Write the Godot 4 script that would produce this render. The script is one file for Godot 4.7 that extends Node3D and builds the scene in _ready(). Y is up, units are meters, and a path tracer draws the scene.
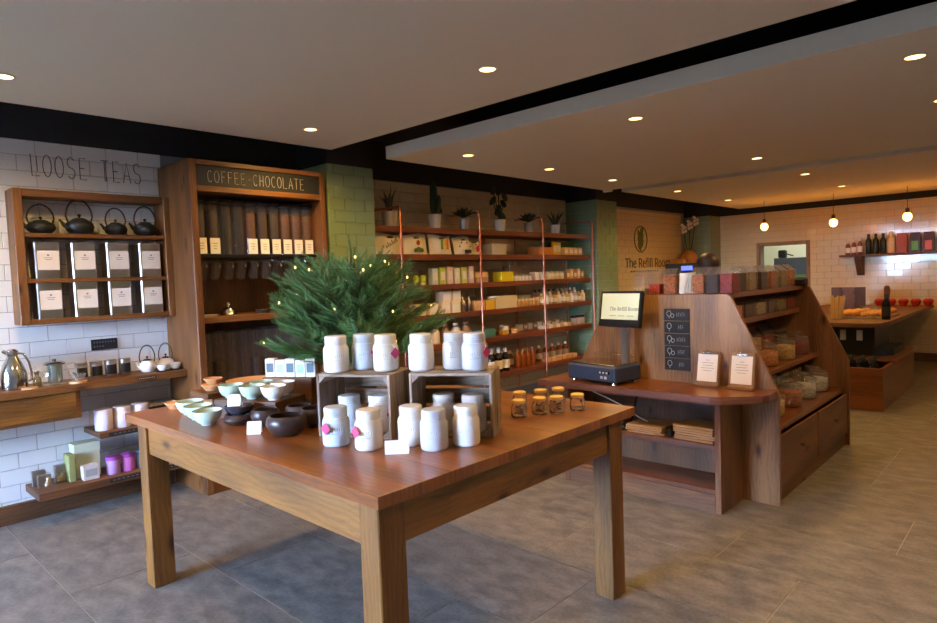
extends Node3D
# A shop of loose teas, coffee and refill goods. Metres, y up. The tea wall is x = -5.2, the room runs towards -z.
const ORD := ["first", "second", "third", "fourth", "fifth", "sixth", "seventh", "eighth", "ninth", "tenth", "eleventh", "twelfth"]
const Q := PI / 2
var rng := RandomNumberGenerator.new()
var X := Transform3D()      # where the shape builders put their points
var taken := {}
var mats := {}
var tex := {}

# ---------------------------------------------------------------- shape helpers
func S() -> SurfaceTool:
	var s := SurfaceTool.new()
	s.begin(Mesh.PRIMITIVE_TRIANGLES)
	s.set_smooth_group(-1)
	return s

func vtx(s: SurfaceTool, p: Vector3, uv := Vector2.ZERO) -> void:
	s.set_uv(uv)
	s.add_vertex(X * p)

# counter-clockwise as seen from outside
func quad(s: SurfaceTool, a: Vector3, b: Vector3, c: Vector3, d: Vector3, ua := Vector2(0, 0), ub := Vector2(1, 0), uc := Vector2(1, 1), ud := Vector2(0, 1)) -> void:
	vtx(s, a, ua); vtx(s, c, uc); vtx(s, b, ub)
	vtx(s, a, ua); vtx(s, d, ud); vtx(s, c, uc)

func poly(s: SurfaceTool, pts: Array, mid: Vector3, uvs: Array) -> void:
	var n: Vector3 = (pts[1] - pts[0]).cross(pts[2] - pts[0])
	var flip: bool = n.dot(pts[0] - mid) < 0.0
	for i in range(1, pts.size() - 1):
		var j := i if flip else i + 1
		var k := i + 1 if flip else i
		vtx(s, pts[0], uvs[0]); vtx(s, pts[j], uvs[j]); vtx(s, pts[k], uvs[k])

func buv(p: Vector3, c: Vector3, a: int, g: int, off: Vector2) -> Vector2:
	var q := p - c
	var o1 := (g + 1) % 3
	var o2 := (g + 2) % 3
	if a == g:
		return Vector2(q[o1] * 0.25, q[o2]) + off
	return Vector2(q[g], q[o2 if a == o1 else o1]) + off

# a box with bevelled edges; the grain of its UVs runs along its longest side (or along g)
func box(s: SurfaceTool, c: Vector3, z: Vector3, b := 0.003, g := -1) -> void:
	s.set_smooth_group(-1)
	var h := z / 2
	b = minf(b, 0.45 * minf(h.x, minf(h.y, h.z)))
	if g < 0:
		g = 0 if z.x >= z.y and z.x >= z.z else (1 if z.y >= z.z else 2)
	var off := Vector2(rng.randf() * 3, rng.randf() * 3)
	for a in 3:
		var o1 := (a + 1) % 3
		var o2 := (a + 2) % 3
		for sg in [-1.0, 1.0]:
			var pts := []
			var uvs := []
			for k in [[-1, -1], [1, -1], [1, 1], [-1, 1]]:
				var p := Vector3.ZERO
				p[a] = sg * h[a]; p[o1] = k[0] * (h[o1] - b); p[o2] = k[1] * (h[o2] - b)
				pts.append(p + c); uvs.append(buv(p + c, c, a, g, off))
			poly(s, pts, c, uvs)
	if b <= 0.0:
		return
	for a in 3:   # edges along axis a
		var o1 := (a + 1) % 3
		var o2 := (a + 2) % 3
		for s1 in [-1.0, 1.0]:
			for s2 in [-1.0, 1.0]:
				var pts := []
				var uvs := []
				for k in [[-1, 0], [1, 0], [1, 1], [-1, 1]]:
					var p := Vector3.ZERO
					p[a] = k[0] * (h[a] - b)
					p[o1] = s1 * (h[o1] - (b if k[1] else 0.0)); p[o2] = s2 * (h[o2] - (0.0 if k[1] else b))
					pts.append(p + c); uvs.append(buv(p + c, c, o1, g, off))
				poly(s, pts, c, uvs)
	for sx in [-1.0, 1.0]:
		for sy in [-1.0, 1.0]:
			for sz in [-1.0, 1.0]:
				var m := Vector3(sx * h.x, sy * h.y, sz * h.z)
				var i := Vector3(sx * (h.x - b), sy * (h.y - b), sz * (h.z - b))
				var pts := [c + Vector3(m.x, i.y, i.z), c + Vector3(i.x, m.y, i.z), c + Vector3(i.x, i.y, m.z)]
				poly(s, pts, c, [off, off, off])

# from corner to corner
func span(s: SurfaceTool, x0: float, x1: float, y0: float, y1: float, z0: float, z1: float, b := 0.003, g := -1) -> void:
	box(s, Vector3(x0 + x1, y0 + y1, z0 + z1) / 2, Vector3(absf(x1 - x0), absf(y1 - y0), absf(z1 - z0)), b, g)

func lathe(s: SurfaceTool, prof: Array, seg := 20, c := Vector3.ZERO, turn := 0.0) -> void:
	var grp := 1
	var l := 0.0
	for i in prof.size() - 1:
		var p: Vector2 = prof[i]
		var q: Vector2 = prof[i + 1]
		if i > 0:
			var d0: Vector2 = (p - prof[i - 1]).normalized()
			if d0.dot((q - p).normalized()) < 0.72:
				grp += 1
		s.set_smooth_group(grp)
		var l2 := l + p.distance_to(q)
		for k in seg:
			var t0 := TAU * k / seg + turn
			var t1 := TAU * (k + 1) / seg + turn
			var a := c + Vector3(p.x * cos(t0), p.y, -p.x * sin(t0))
			var b := c + Vector3(p.x * cos(t1), p.y, -p.x * sin(t1))
			var e := c + Vector3(q.x * cos(t1), q.y, -q.x * sin(t1))
			var f := c + Vector3(q.x * cos(t0), q.y, -q.x * sin(t0))
			var u0 := float(k) / seg
			var u1 := float(k + 1) / seg
			if q.x > 1e-5:
				vtx(s, a, Vector2(u0, l)); vtx(s, f, Vector2(u0, l2)); vtx(s, e, Vector2(u1, l2))
			if p.x > 1e-5:
				vtx(s, a, Vector2(u0, l)); vtx(s, e, Vector2(u1, l2)); vtx(s, b, Vector2(u1, l))
		l = l2
	s.set_smooth_group(-1)

func ball(s: SurfaceTool, c: Vector3, r: Vector3, seg := 12, rings := 8) -> void:
	var keep := X
	X = X * Transform3D(Basis.from_scale(r), c)
	var p := []
	for i in rings + 1:
		var t := PI * i / rings - Q
		p.append(Vector2(maxf(0.0, cos(t)) if i > 0 and i < rings else 0.0, sin(t)))
	lathe(s, p, seg)
	X = keep

func tube(s: SurfaceTool, pts: Array, r, seg := 8, closed := false) -> void:
	var n := pts.size()
	var rings := []
	var up := Vector3.UP
	for i in n:
		var d: Vector3
		if closed:
			d = pts[(i + 1) % n] - pts[(i + n - 1) % n]
		else:
			d = pts[mini(i + 1, n - 1)] - pts[maxi(i - 1, 0)]
		d = d.normalized()
		if i == 0 and absf(d.dot(up)) > 0.9:
			up = Vector3.RIGHT
		var side := d.cross(up).normalized()
		up = side.cross(d).normalized()
		var rad: float = r[i] if r is Array else r
		var ring := []
		for k in seg:
			var t := TAU * k / seg
			ring.append(pts[i] + (side * cos(t) + up * sin(t)) * rad)
		rings.append(ring)
	s.set_smooth_group(1)
	for i in (n if closed else n - 1):
		var r0: Array = rings[i]
		var r1: Array = rings[(i + 1) % n]
		for k in seg:
			var k2 := (k + 1) % seg
			quad(s, r0[k2], r0[k], r1[k], r1[k2], Vector2(i, k2), Vector2(i, k), Vector2(i + 1, k), Vector2(i + 1, k2))
	if not closed:
		s.set_smooth_group(2)
		for k in range(1, seg - 1):
			vtx(s, rings[0][0]); vtx(s, rings[0][k]); vtx(s, rings[0][k + 1])
			vtx(s, rings[n - 1][0]); vtx(s, rings[n - 1][k + 1]); vtx(s, rings[n - 1][k])
	s.set_smooth_group(-1)

# an outline in x, y pushed from z0 to z1 (z1 > z0)
func prism(s: SurfaceTool, pl: Array, z0: float, z1: float, smooth := false) -> void:
	var p := PackedVector2Array(pl)
	if Geometry2D.is_polygon_clockwise(p):
		p.reverse()
	var off := Vector2(rng.randf() * 3, rng.randf() * 3)
	s.set_smooth_group(-1)
	var t := Geometry2D.triangulate_polygon(p)
	for i in range(0, t.size(), 3):
		var a := p[t[i]]
		var b := p[t[i + 1]]
		var c := p[t[i + 2]]
		if (b - a).cross(c - a) < 0.0:
			var w := b
			b = c; c = w
		for v in [a, c, b]:
			vtx(s, Vector3(v.x, v.y, z1), Vector2(v.y, v.x) + off)
		for v in [a, b, c]:
			vtx(s, Vector3(v.x, v.y, z0), Vector2(v.y, v.x) + off)
	var n := p.size()
	s.set_smooth_group(3 if smooth else -1)
	var l := 0.0
	for i in n:
		var a := p[i]
		var b := p[(i + 1) % n]
		var l2 := l + a.distance_to(b)
		quad(s, Vector3(a.x, a.y, z1), Vector3(a.x, a.y, z0), Vector3(b.x, b.y, z0), Vector3(b.x, b.y, z1), Vector2(l, z1), Vector2(l, z0), Vector2(l2, z0), Vector2(l2, z1))
		l = l2
	s.set_smooth_group(-1)

# the same outline lying flat (x, z), from y0 up to y1
func slab(s: SurfaceTool, pl: Array, y0: float, y1: float, smooth := false) -> void:
	var keep := X
	X = X * Transform3D(Basis(Vector3.RIGHT, -Q), Vector3.ZERO)   # local y -> -z, local z -> y
	var q := []
	for v in pl:
		q.append(Vector2(v.x, -v.y))
	prism(s, q, y0, y1, smooth)
	X = keep

func rounded(w: float, d: float, r: float, n := 5) -> Array:
	var o := []
	for k in 4:
		var cx: float = (w / 2 - r) * (1 if k == 0 or k == 3 else -1)
		var cy: float = (d / 2 - r) * (1 if k < 2 else -1)
		for i in n + 1:
			var t := Q * (k + float(i) / n)
			o.append(Vector2(cx + r * cos(t), cy + r * sin(t)))
	return o

# an upright tube wall between two outlines of equal count (x, z)
func sleeve(s: SurfaceTool, o: Array, q: Array, y0: float, y1: float) -> void:
	var n := o.size()
	for i in n:
		var a: Vector2 = o[i]
		var b: Vector2 = o[(i + 1) % n]
		var c: Vector2 = q[i]
		var d: Vector2 = q[(i + 1) % n]
		s.set_smooth_group(1)
		quad(s, Vector3(b.x, y0, b.y), Vector3(a.x, y0, a.y), Vector3(a.x, y1, a.y), Vector3(b.x, y1, b.y))
		s.set_smooth_group(2)
		quad(s, Vector3(c.x, y0, c.y), Vector3(d.x, y0, d.y), Vector3(d.x, y1, d.y), Vector3(c.x, y1, c.y))
		s.set_smooth_group(-1)
		quad(s, Vector3(a.x, y1, a.y), Vector3(c.x, y1, c.y), Vector3(d.x, y1, d.y), Vector3(b.x, y1, b.y))
		quad(s, Vector3(b.x, y0, b.y), Vector3(d.x, y0, d.y), Vector3(c.x, y0, c.y), Vector3(a.x, y0, a.y))

func line3(a: Vector3, b: Vector3, n: int) -> Array:
	var o := []
	for i in n + 1:
		o.append(a.lerp(b, float(i) / n))
	return o

func arc(c: Vector3, u: Vector3, v: Vector3, t0: float, t1: float, n: int) -> Array:
	var o := []
	for i in n + 1:
		var t := lerpf(t0, t1, float(i) / n)
		o.append(c + u * cos(t) + v * sin(t))
	return o

# ---------------------------------------------------------------- object helpers
func numbered(called: String) -> String:
	var k: int = taken.get(called, -1) + 1
	taken[called] = k
	return called if k == 0 else "%s_%03d" % [called, k]

func part(called: String, s, m: Material, parent: Node, at := Vector3.ZERO) -> MeshInstance3D:
	var o := MeshInstance3D.new()
	o.name = called
	if s is SurfaceTool:
		s.generate_normals()
		s.index()
		o.mesh = s.commit()
	else:
		o.mesh = s
	o.material_override = m
	o.position = at
	parent.add_child(o, true)
	return o

func tag(o: Node, label: String, category := "", group := "") -> void:
	o.set_meta("label", label)
	if category:
		o.set_meta("category", category)
	if group:
		o.set_meta("group", group)

func thing(called: String, label: String, category: String, at := Vector3.ZERO, turn := 0.0, group := "") -> Node3D:
	var o := Node3D.new()
	o.name = numbered(called)
	add_child(o)
	o.position = at
	o.rotation.y = turn
	tag(o, label, category, group)
	return o

func one(called: String, s, m: Material, label: String, category: String, at := Vector3.ZERO, turn := 0.0, group := "") -> MeshInstance3D:
	var o := part(numbered(called), s, m, self, at)
	o.rotation.y = turn
	tag(o, label, category, group)
	return o

func copy(src: Node3D, at: Vector3, turn: float, label: String) -> Node3D:
	var o: Node3D = src.duplicate()
	var base := String(src.name)
	if base.length() > 4 and base[-4] == "_" and base.right(3).is_valid_int():
		base = base.left(-4)
	o.name = numbered(base)
	add_child(o)
	o.position = at
	o.rotation.y = turn
	o.set_meta("label", label)
	return o

func struct(called: String, s, m: Material, label := "") -> MeshInstance3D:
	var o := part(called, s, m, self)
	o.set_meta("kind", "structure")
	o.set_meta("label", label if label else called.replace("_", " "))
	return o

func recolor(o: Node, called: String, m: Material) -> void:
	for c in o.get_children():
		if String(c.name).begins_with(called):
			c.material_override = m

# ---------------------------------------------------------------- materials
func mt(called: String, c: Color, rough := 0.6, metal := 0.0) -> StandardMaterial3D:
	if mats.has(called):
		return mats[called]
	var m := StandardMaterial3D.new()
	m.resource_name = called
	m.albedo_color = c
	m.roughness = rough
	m.metallic = metal
	mats[called] = m
	return m

func rgb8(r: int, g: int, b: int) -> Color:
	return Color(r / 255.0, g / 255.0, b / 255.0)

func glass(called: String, c: Color, alpha: float, rough := 0.04) -> StandardMaterial3D:
	var m := mt(called, Color(c.r, c.g, c.b, alpha), rough)
	m.transparency = BaseMaterial3D.TRANSPARENCY_ALPHA
	return m

func glow(called: String, c: Color, energy: float) -> StandardMaterial3D:
	var m := mt(called, c, 0.5)
	m.emission_enabled = true
	m.emission = c
	m.emission_energy_multiplier = energy
	return m

func wood(called: String, c: Color, rough: float, which := "wood_plain", coat := 0.0) -> StandardMaterial3D:
	var m := mt(called, c, rough)
	m.albedo_texture = tex[which]
	m.uv1_scale = Vector3(0.45, 1.6, 1)
	if coat > 0.0:
		m.clearcoat_enabled = true
		m.clearcoat = coat
		m.clearcoat_roughness = 0.25
	return m

func grain(x: float, y: float, n: FastNoiseLite, kn: Array) -> Vector3:
	var warp := n.get_noise_2d(x * 0.35, y * 0.9) * 9.0
	var dark := 0.0
	for k in kn:
		var dx: float = (x - k.x) * 0.42
		var dy: float = y - k.y
		var d := sqrt(dx * dx + dy * dy)
		warp += 9.0 * exp(-d * d / 500.0) * (1.0 if dy > 0 else -1.0)
		dark = maxf(dark, exp(-d * d / (k.z * k.z)))
	var ring := 0.5 + 0.5 * sin((y + warp) * 0.62)
	ring = pow(ring, 2.2)
	var fine := n.get_noise_2d(x * 1.1 + 900.0, y * 24.0)
	var broad := n.get_noise_2d(x * 0.12 + 300.0, y * 0.7 + 77.0)
	var pore := maxf(0.0, n.get_noise_2d(x * 2.2 + 50.0, y * 40.0) - 0.25)
	return Vector3(clampf(0.91 - 0.10 * ring + 0.09 * fine + 0.24 * broad - 0.22 * pore, 0.25, 1.0), dark, ring)

func wood_image(seed_: int, knots: int, grey := 0.0) -> ImageTexture:
	var w := 768
	var h := 256
	var n := FastNoiseLite.new()
	n.seed = seed_
	n.noise_type = FastNoiseLite.TYPE_SIMPLEX_SMOOTH
	n.frequency = 0.02
	n.fractal_octaves = 2
	var r := RandomNumberGenerator.new()
	r.seed = seed_
	var kn := []
	for i in knots:
		kn.append(Vector3(r.randf_range(90, w - 60), r.randf_range(30, h - 30), r.randf_range(4.0, 8.5)))
	var im := Image.create(w, h, false, Image.FORMAT_RGB8)
	var fx := 90.0
	var fy := 40.0
	for y in h:
		for x in w:
			var v := grain(x, y, n, kn)
			if x > w - fx:
				v = v.lerp(grain(x - w, y, n, kn), (x - (w - fx)) / fx)
			if y > h - fy:
				v = v.lerp(grain(x, y - h, n, kn), (y - (h - fy)) / fy)
			var k: float = v.x
			var c := Color(k, pow(k, 1.1), pow(k, 1.35))
			c = c.lerp(Color(0.28, 0.16, 0.09), v.y * 0.85)
			if grey > 0.0:
				var g := (c.r + c.g + c.b) / 3.0
				c = c.lerp(Color(g, g, g), grey)
			im.set_pixel(x, y, c)
	return ImageTexture.create_from_image(im)

func stone_image() -> ImageTexture:
	var w := 512
	var n := FastNoiseLite.new()
	n.seed = 5
	n.frequency = 0.012
	n.fractal_octaves = 5
	var im := Image.create(w, w, false, Image.FORMAT_RGB8)
	for y in w:
		for x in w:
			var tx := float(x) / w
			var ty := float(y) / w
			var a := lerpf(n.get_noise_2d(x, y * 1.8), n.get_noise_2d(x - w, y * 1.8), tx)
			var b := lerpf(n.get_noise_2d(x, (y - w) * 1.8), n.get_noise_2d(x - w, (y - w) * 1.8), tx)
			var v := lerpf(a, b, ty)
			var f := n.get_noise_2d(x * 9.0, y * 9.0)
			var k := clampf(0.84 + 0.34 * v + 0.10 * f, 0.4, 1.0)
			im.set_pixel(x, y, Color(k, k * (0.985 - 0.03 * v), k * (0.965 - 0.07 * v)))
	return ImageTexture.create_from_image(im)

func speckle_image(seed_: int, freq: float, lo: float) -> ImageTexture:
	var w := 128
	var n := FastNoiseLite.new()
	n.seed = seed_
	n.noise_type = FastNoiseLite.TYPE_CELLULAR
	n.cellular_return_type = FastNoiseLite.RETURN_CELL_VALUE
	n.frequency = freq
	var im := Image.create(w, w, false, Image.FORMAT_RGB8)
	for y in w:
		for x in w:
			var k := lerpf(lo, 1.0, 0.5 + 0.5 * n.get_noise_2d(x, y))
			im.set_pixel(x, y, Color(k, k, k))
	return ImageTexture.create_from_image(im)

func grains(called: String, c: Color, rough := 0.7) -> StandardMaterial3D:   # beans, lentils, seeds
	var m := mt(called, c, rough)
	m.albedo_texture = tex.speckle
	m.uv1_triplanar = true
	m.uv1_scale = Vector3(5, 5, 5)
	return m

# ---------------------------------------------------------------- lettering made of strokes (unit box)
func oval(x0: float, x1: float, y0: float, y1: float, t0 := 0.0, t1 := 360.0) -> Array:
	var o := []
	var n := maxi(4, int(absf(t1 - t0) / 30.0))
	for i in n + 1:
		var t := deg_to_rad(lerpf(t0, t1, float(i) / n))
		o.append(Vector2((x0 + x1) / 2 + (x1 - x0) / 2 * cos(t), (y0 + y1) / 2 + (y1 - y0) / 2 * sin(t)))
	return o

func v2(a: Array) -> Array:
	var o := []
	for i in range(0, a.size(), 2):
		o.append(Vector2(a[i], a[i + 1]))
	return o

func glyph(ch: String) -> Array:
	match ch:
		"L": return [v2([0, 1, 0.03, 0, 0.8, 0])]
		"l": return [v2([0.05, 1, 0.12, 0, 0.85, 0.02]), v2([0.62, 0.92, 0.64, 0.22])]
		"O": return [oval(0, 0.85, 0, 1)]
		"S": return [[Vector2(0.75, 0.85)] + oval(0.05, 0.75, 0.5, 1, 60, 270) + oval(0.05, 0.8, 0, 0.5, 90, -150)]
		"E": return [v2([0.75, 1, 0.1, 1, 0.1, 0, 0.8, 0]), v2([0.1, 0.52, 0.6, 0.52])]
		"T": return [v2([0, 1, 0.85, 1]), v2([0.42, 1, 0.42, 0])]
		"t": return [v2([0, 1, 0.85, 1]), v2([0.35, 1, 0.35, 0]), v2([0.5, 1, 0.5, 0])]
		"A": return [v2([0, 0, 0.42, 1, 0.85, 0]), v2([0.15, 0.35, 0.7, 0.35])]
		"C": return [oval(0.02, 0.85, 0, 1, 50, 310)]
		"F": return [v2([0.8, 1, 0.12, 1, 0.12, 0]), v2([0.12, 0.52, 0.65, 0.52])]
		"H": return [v2([0.08, 0, 0.08, 1]), v2([0.75, 0, 0.75, 1]), v2([0.08, 0.5, 0.75, 0.5])]
		".": return [oval(0.3, 0.55, 0.4, 0.58)]
	return []

# strokes of a word in the x, y plane, facing +z
func strokes(s: SurfaceTool, word: String, at: Vector3, pitch: float, h: float, r: float) -> void:
	for i in word.length():
		for pl in glyph(word[i]):
			var pts := []
			for v in pl:
				pts.append(at + Vector3(pitch * i + v.x * pitch * 0.82, v.y * h, 0))
			tube(s, pts, r, 5)

func words(text: String, h: float, font_name := "Droid Sans", deep := 0.002) -> TextMesh:
	var f := SystemFont.new()
	f.font_names = PackedStringArray([font_name])
	var t := TextMesh.new()
	t.font = f
	t.text = text
	t.font_size = 32
	t.pixel_size = h / 24.0
	t.depth = deep
	return t

# ---------------------------------------------------------------- the place
func _ready() -> void:
	rng.seed = 11
	var cam := Camera3D.new()
	cam.name = "camera"
	cam.transform = Transform3D(Basis(Vector3(0.7299, -0.0367, -0.6825), Vector3(-0.0089, 0.9979, -0.0637), Vector3(0.6835, 0.0526, 0.7281)).orthonormalized(), Vector3(0, 1.55, 0))
	cam.fov = 52.4
	cam.near = 0.05
	cam.far = 60.0
	cam.current = true
	add_child(cam)
	var env := Environment.new()
	env.background_mode = Environment.BG_SKY
	var sky := Sky.new()
	var sm := ProceduralSkyMaterial.new()
	sm.sky_top_color = Color(0.64, 0.78, 1.0)
	sm.sky_horizon_color = Color(0.77, 0.86, 1.0)
	sm.ground_bottom_color = Color(0.30, 0.32, 0.35)
	sm.ground_horizon_color = Color(0.45, 0.50, 0.58)
	sm.sky_energy_multiplier = 8.2
	sm.ground_energy_multiplier = 2.8
	sky.sky_material = sm
	env.sky = sky
	env.ambient_light_source = Environment.AMBIENT_SOURCE_SKY
	env.tonemap_mode = Environment.TONE_MAPPER_LINEAR
	env.tonemap_exposure = 1.0
	env.sdfgi_enabled = true
	env.ssao_enabled = true
	env.ssil_enabled = true
	var we := WorldEnvironment.new()
	we.name = "environment"
	we.environment = env
	add_child(we)

	tex.wood_plain = wood_image(3, 0)
	tex.wood_knots = wood_image(8, 7)
	tex.wood_grey = wood_image(15, 3, 0.75)
	tex.stone = stone_image()
	tex.speckle = speckle_image(4, 0.11, 0.45)
	materials()
	shell()
	ceilings()
	tea_wall()
	coffee_cabinet()
	alcove()
	display_table()
	counter_unit()
	counter_goods()
	far_end()

func materials() -> void:
	wood("honey_wood", rgb8(142, 94, 34), 0.5, "wood_knots")
	wood("table_top", rgb8(160, 94, 40), 0.28, "wood_plain", 0.5)
	wood("case_wood", rgb8(132, 86, 42), 0.5, "wood_knots")
	wood("cabinet_wood", rgb8(126, 80, 38), 0.48, "wood_knots")
	wood("dark_board", rgb8(114, 76, 42), 0.55, "wood_plain")
	wood("shelf_wood", rgb8(132, 68, 34), 0.45, "wood_plain")
	wood("counter_wood", rgb8(132, 86, 46), 0.5, "wood_knots")
	wood("lit_panel_wood", rgb8(164, 118, 68), 0.5, "wood_knots")  # lighter copy of counter_wood, with the light on the near end panel painted in
	wood("counter_red", rgb8(138, 80, 38), 0.3, "wood_plain", 0.35)
	wood("crate_wood", rgb8(164, 144, 124), 0.75, "wood_grey")
	wood("skirting_wood", rgb8(118, 78, 48), 0.55, "wood_knots")
	mt("black_paint", rgb8(34, 33, 34), 0.75)
	mt("ceiling_paint", rgb8(228, 220, 196), 0.9)
	mt("grout", rgb8(150, 152, 155), 0.9)
	mt("white_tile", rgb8(240, 241, 240), 0.12)
	mt("green_tile", rgb8(138, 160, 122), 0.07)
	mt("cream_tile", rgb8(228, 206, 160), 0.11)
	mt("green_grout", rgb8(170, 178, 158), 0.9)
	var fl := mt("floor_stone", rgb8(148, 143, 139), 0.42)
	fl.albedo_texture = tex.stone
	fl.uv1_scale = Vector3(0.7, 0.7, 1)
	mt("floor_joint", rgb8(180, 176, 170), 0.9)
	mt("black_metal", rgb8(24, 24, 26), 0.4, 0.3)
	mt("iron", rgb8(30, 33, 34), 0.55)
	mt("steel", rgb8(206, 204, 202), 0.16, 1.0)
	mt("tin", rgb8(190, 186, 180), 0.28, 1.0)
	mt("copper", rgb8(214, 132, 104), 0.28, 1.0)
	mt("gold", rgb8(250, 222, 140), 0.4, 0.8)
	mt("paper", rgb8(240, 238, 232), 0.8)
	mt("chalk", rgb8(190, 178, 160), 0.9)
	mt("chalk_white", rgb8(205, 205, 205), 0.9)
	mt("ink", rgb8(50, 50, 54), 0.8)
	mt("slate", rgb8(30, 31, 33), 0.7)
	mt("white_glaze", rgb8(248, 247, 242), 0.2)
	mt("cream_glaze", rgb8(232, 224, 206), 0.25)
	mt("blue_glaze", rgb8(200, 212, 222), 0.25)
	mt("grey_glaze", rgb8(196, 188, 178), 0.25)
	mt("lilac_grey_glaze", rgb8(204, 204, 210), 0.25)
	mt("mint_glaze", rgb8(196, 216, 196), 0.2)
	mt("dark_clay", rgb8(58, 44, 40), 0.32)
	mt("dark_blue_glaze", rgb8(56, 56, 66), 0.2)
	mt("bark", rgb8(206, 150, 98), 0.6)
	mt("pink_tag", rgb8(196, 62, 108), 0.7)
	mt("red_cloth", rgb8(170, 24, 34), 0.7)
	mt("cork", rgb8(190, 148, 104), 0.8)
	mt("brown_paper", rgb8(176, 140, 100), 0.85)
	mt("canvas", rgb8(242, 228, 196), 0.9)
	mt("soil", rgb8(44, 32, 24), 0.95)
	mt("leaf_dark", rgb8(46, 66, 40), 0.5)
	mt("leaf_grey", rgb8(78, 88, 66), 0.5)
	glass("clear", Color(0.9, 0.92, 0.92), 0.06)
	glass("acrylic", Color(0.7, 0.7, 0.68), 0.035, 0.05)
	glass("hopper_plastic", Color(0.8, 0.8, 0.82), 0.03, 0.04)
	var jg := mt("jar_glass", Color(1, 1, 1, 0.0), 0.03)
	jg.refraction_enabled = true
	jg.refraction_scale = 0.05
	glass("green_glass", Color(0.6, 0.8, 0.7), 0.08)
	glass("pane", Color(0.95, 0.97, 0.98), 0.06)
	grains("beans", rgb8(66, 40, 28), 0.5)
	grains("cocoa", rgb8(122, 72, 52), 0.6)

# tiles laid on a plane: origin o, u to the right, up v; proud by 4 mm along n. Single tiles as parts, or joined.
func tile_field(parent: Node, o: Vector3, u: Vector3, n: Vector3, wide: float, y0: float, y1: float, m: Material, phase: float, row0: float, joined: bool, called := "tile") -> void:
	var tw := 0.2235
	var th := 0.107
	var g := 0.003
	var cache := {}
	var bas := Basis(u, Vector3.UP, n)
	var s := S()
	var r0 := int(floor((y0 - row0) / th))
	var r1 := int(ceil((y1 - row0) / th))
	for r in range(r0, r1):
		var a := maxf(y0, row0 + r * th)
		var b := minf(y1, row0 + (r + 1) * th)
		if b - a < 0.012:
			continue
		var sh := phase + (0.0 if posmod(r, 2) == 0 else tw / 2)
		for k in range(int(floor(-sh / tw)) - 1, int(ceil((wide - sh) / tw)) + 1):
			var l := maxf(0.0, sh + k * tw)
			var q := minf(wide, sh + (k + 1) * tw)
			if q - l < 0.012:
				continue
			var size := Vector3(q - l - g, b - a - g, 0.012)
			var tilt := Basis(Vector3.UP, rng.randf_range(-0.006, 0.006)) * Basis(Vector3.RIGHT, rng.randf_range(-0.008, 0.008))
			var pos := o + u * ((l + q) / 2) + Vector3.UP * ((a + b) / 2 - o.y) + n * 0.0
			if joined:
				X = Transform3D(bas * tilt, pos)
				box(s, Vector3.ZERO, size, 0.0022)
				X = Transform3D()
			else:
				var key := "%.3f %.3f" % [size.x, size.y]
				if not cache.has(key):
					var t := S()
					box(t, Vector3.ZERO, size, 0.0022)
					t.generate_normals()
					t.index()
					cache[key] = t.commit()
				var p := part(called, cache[key], m, parent, pos)
				p.basis = bas * tilt
	if joined:
		var f := part(called + "_field", s, m, parent)
		f.set_meta("kind", "stuff")

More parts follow.
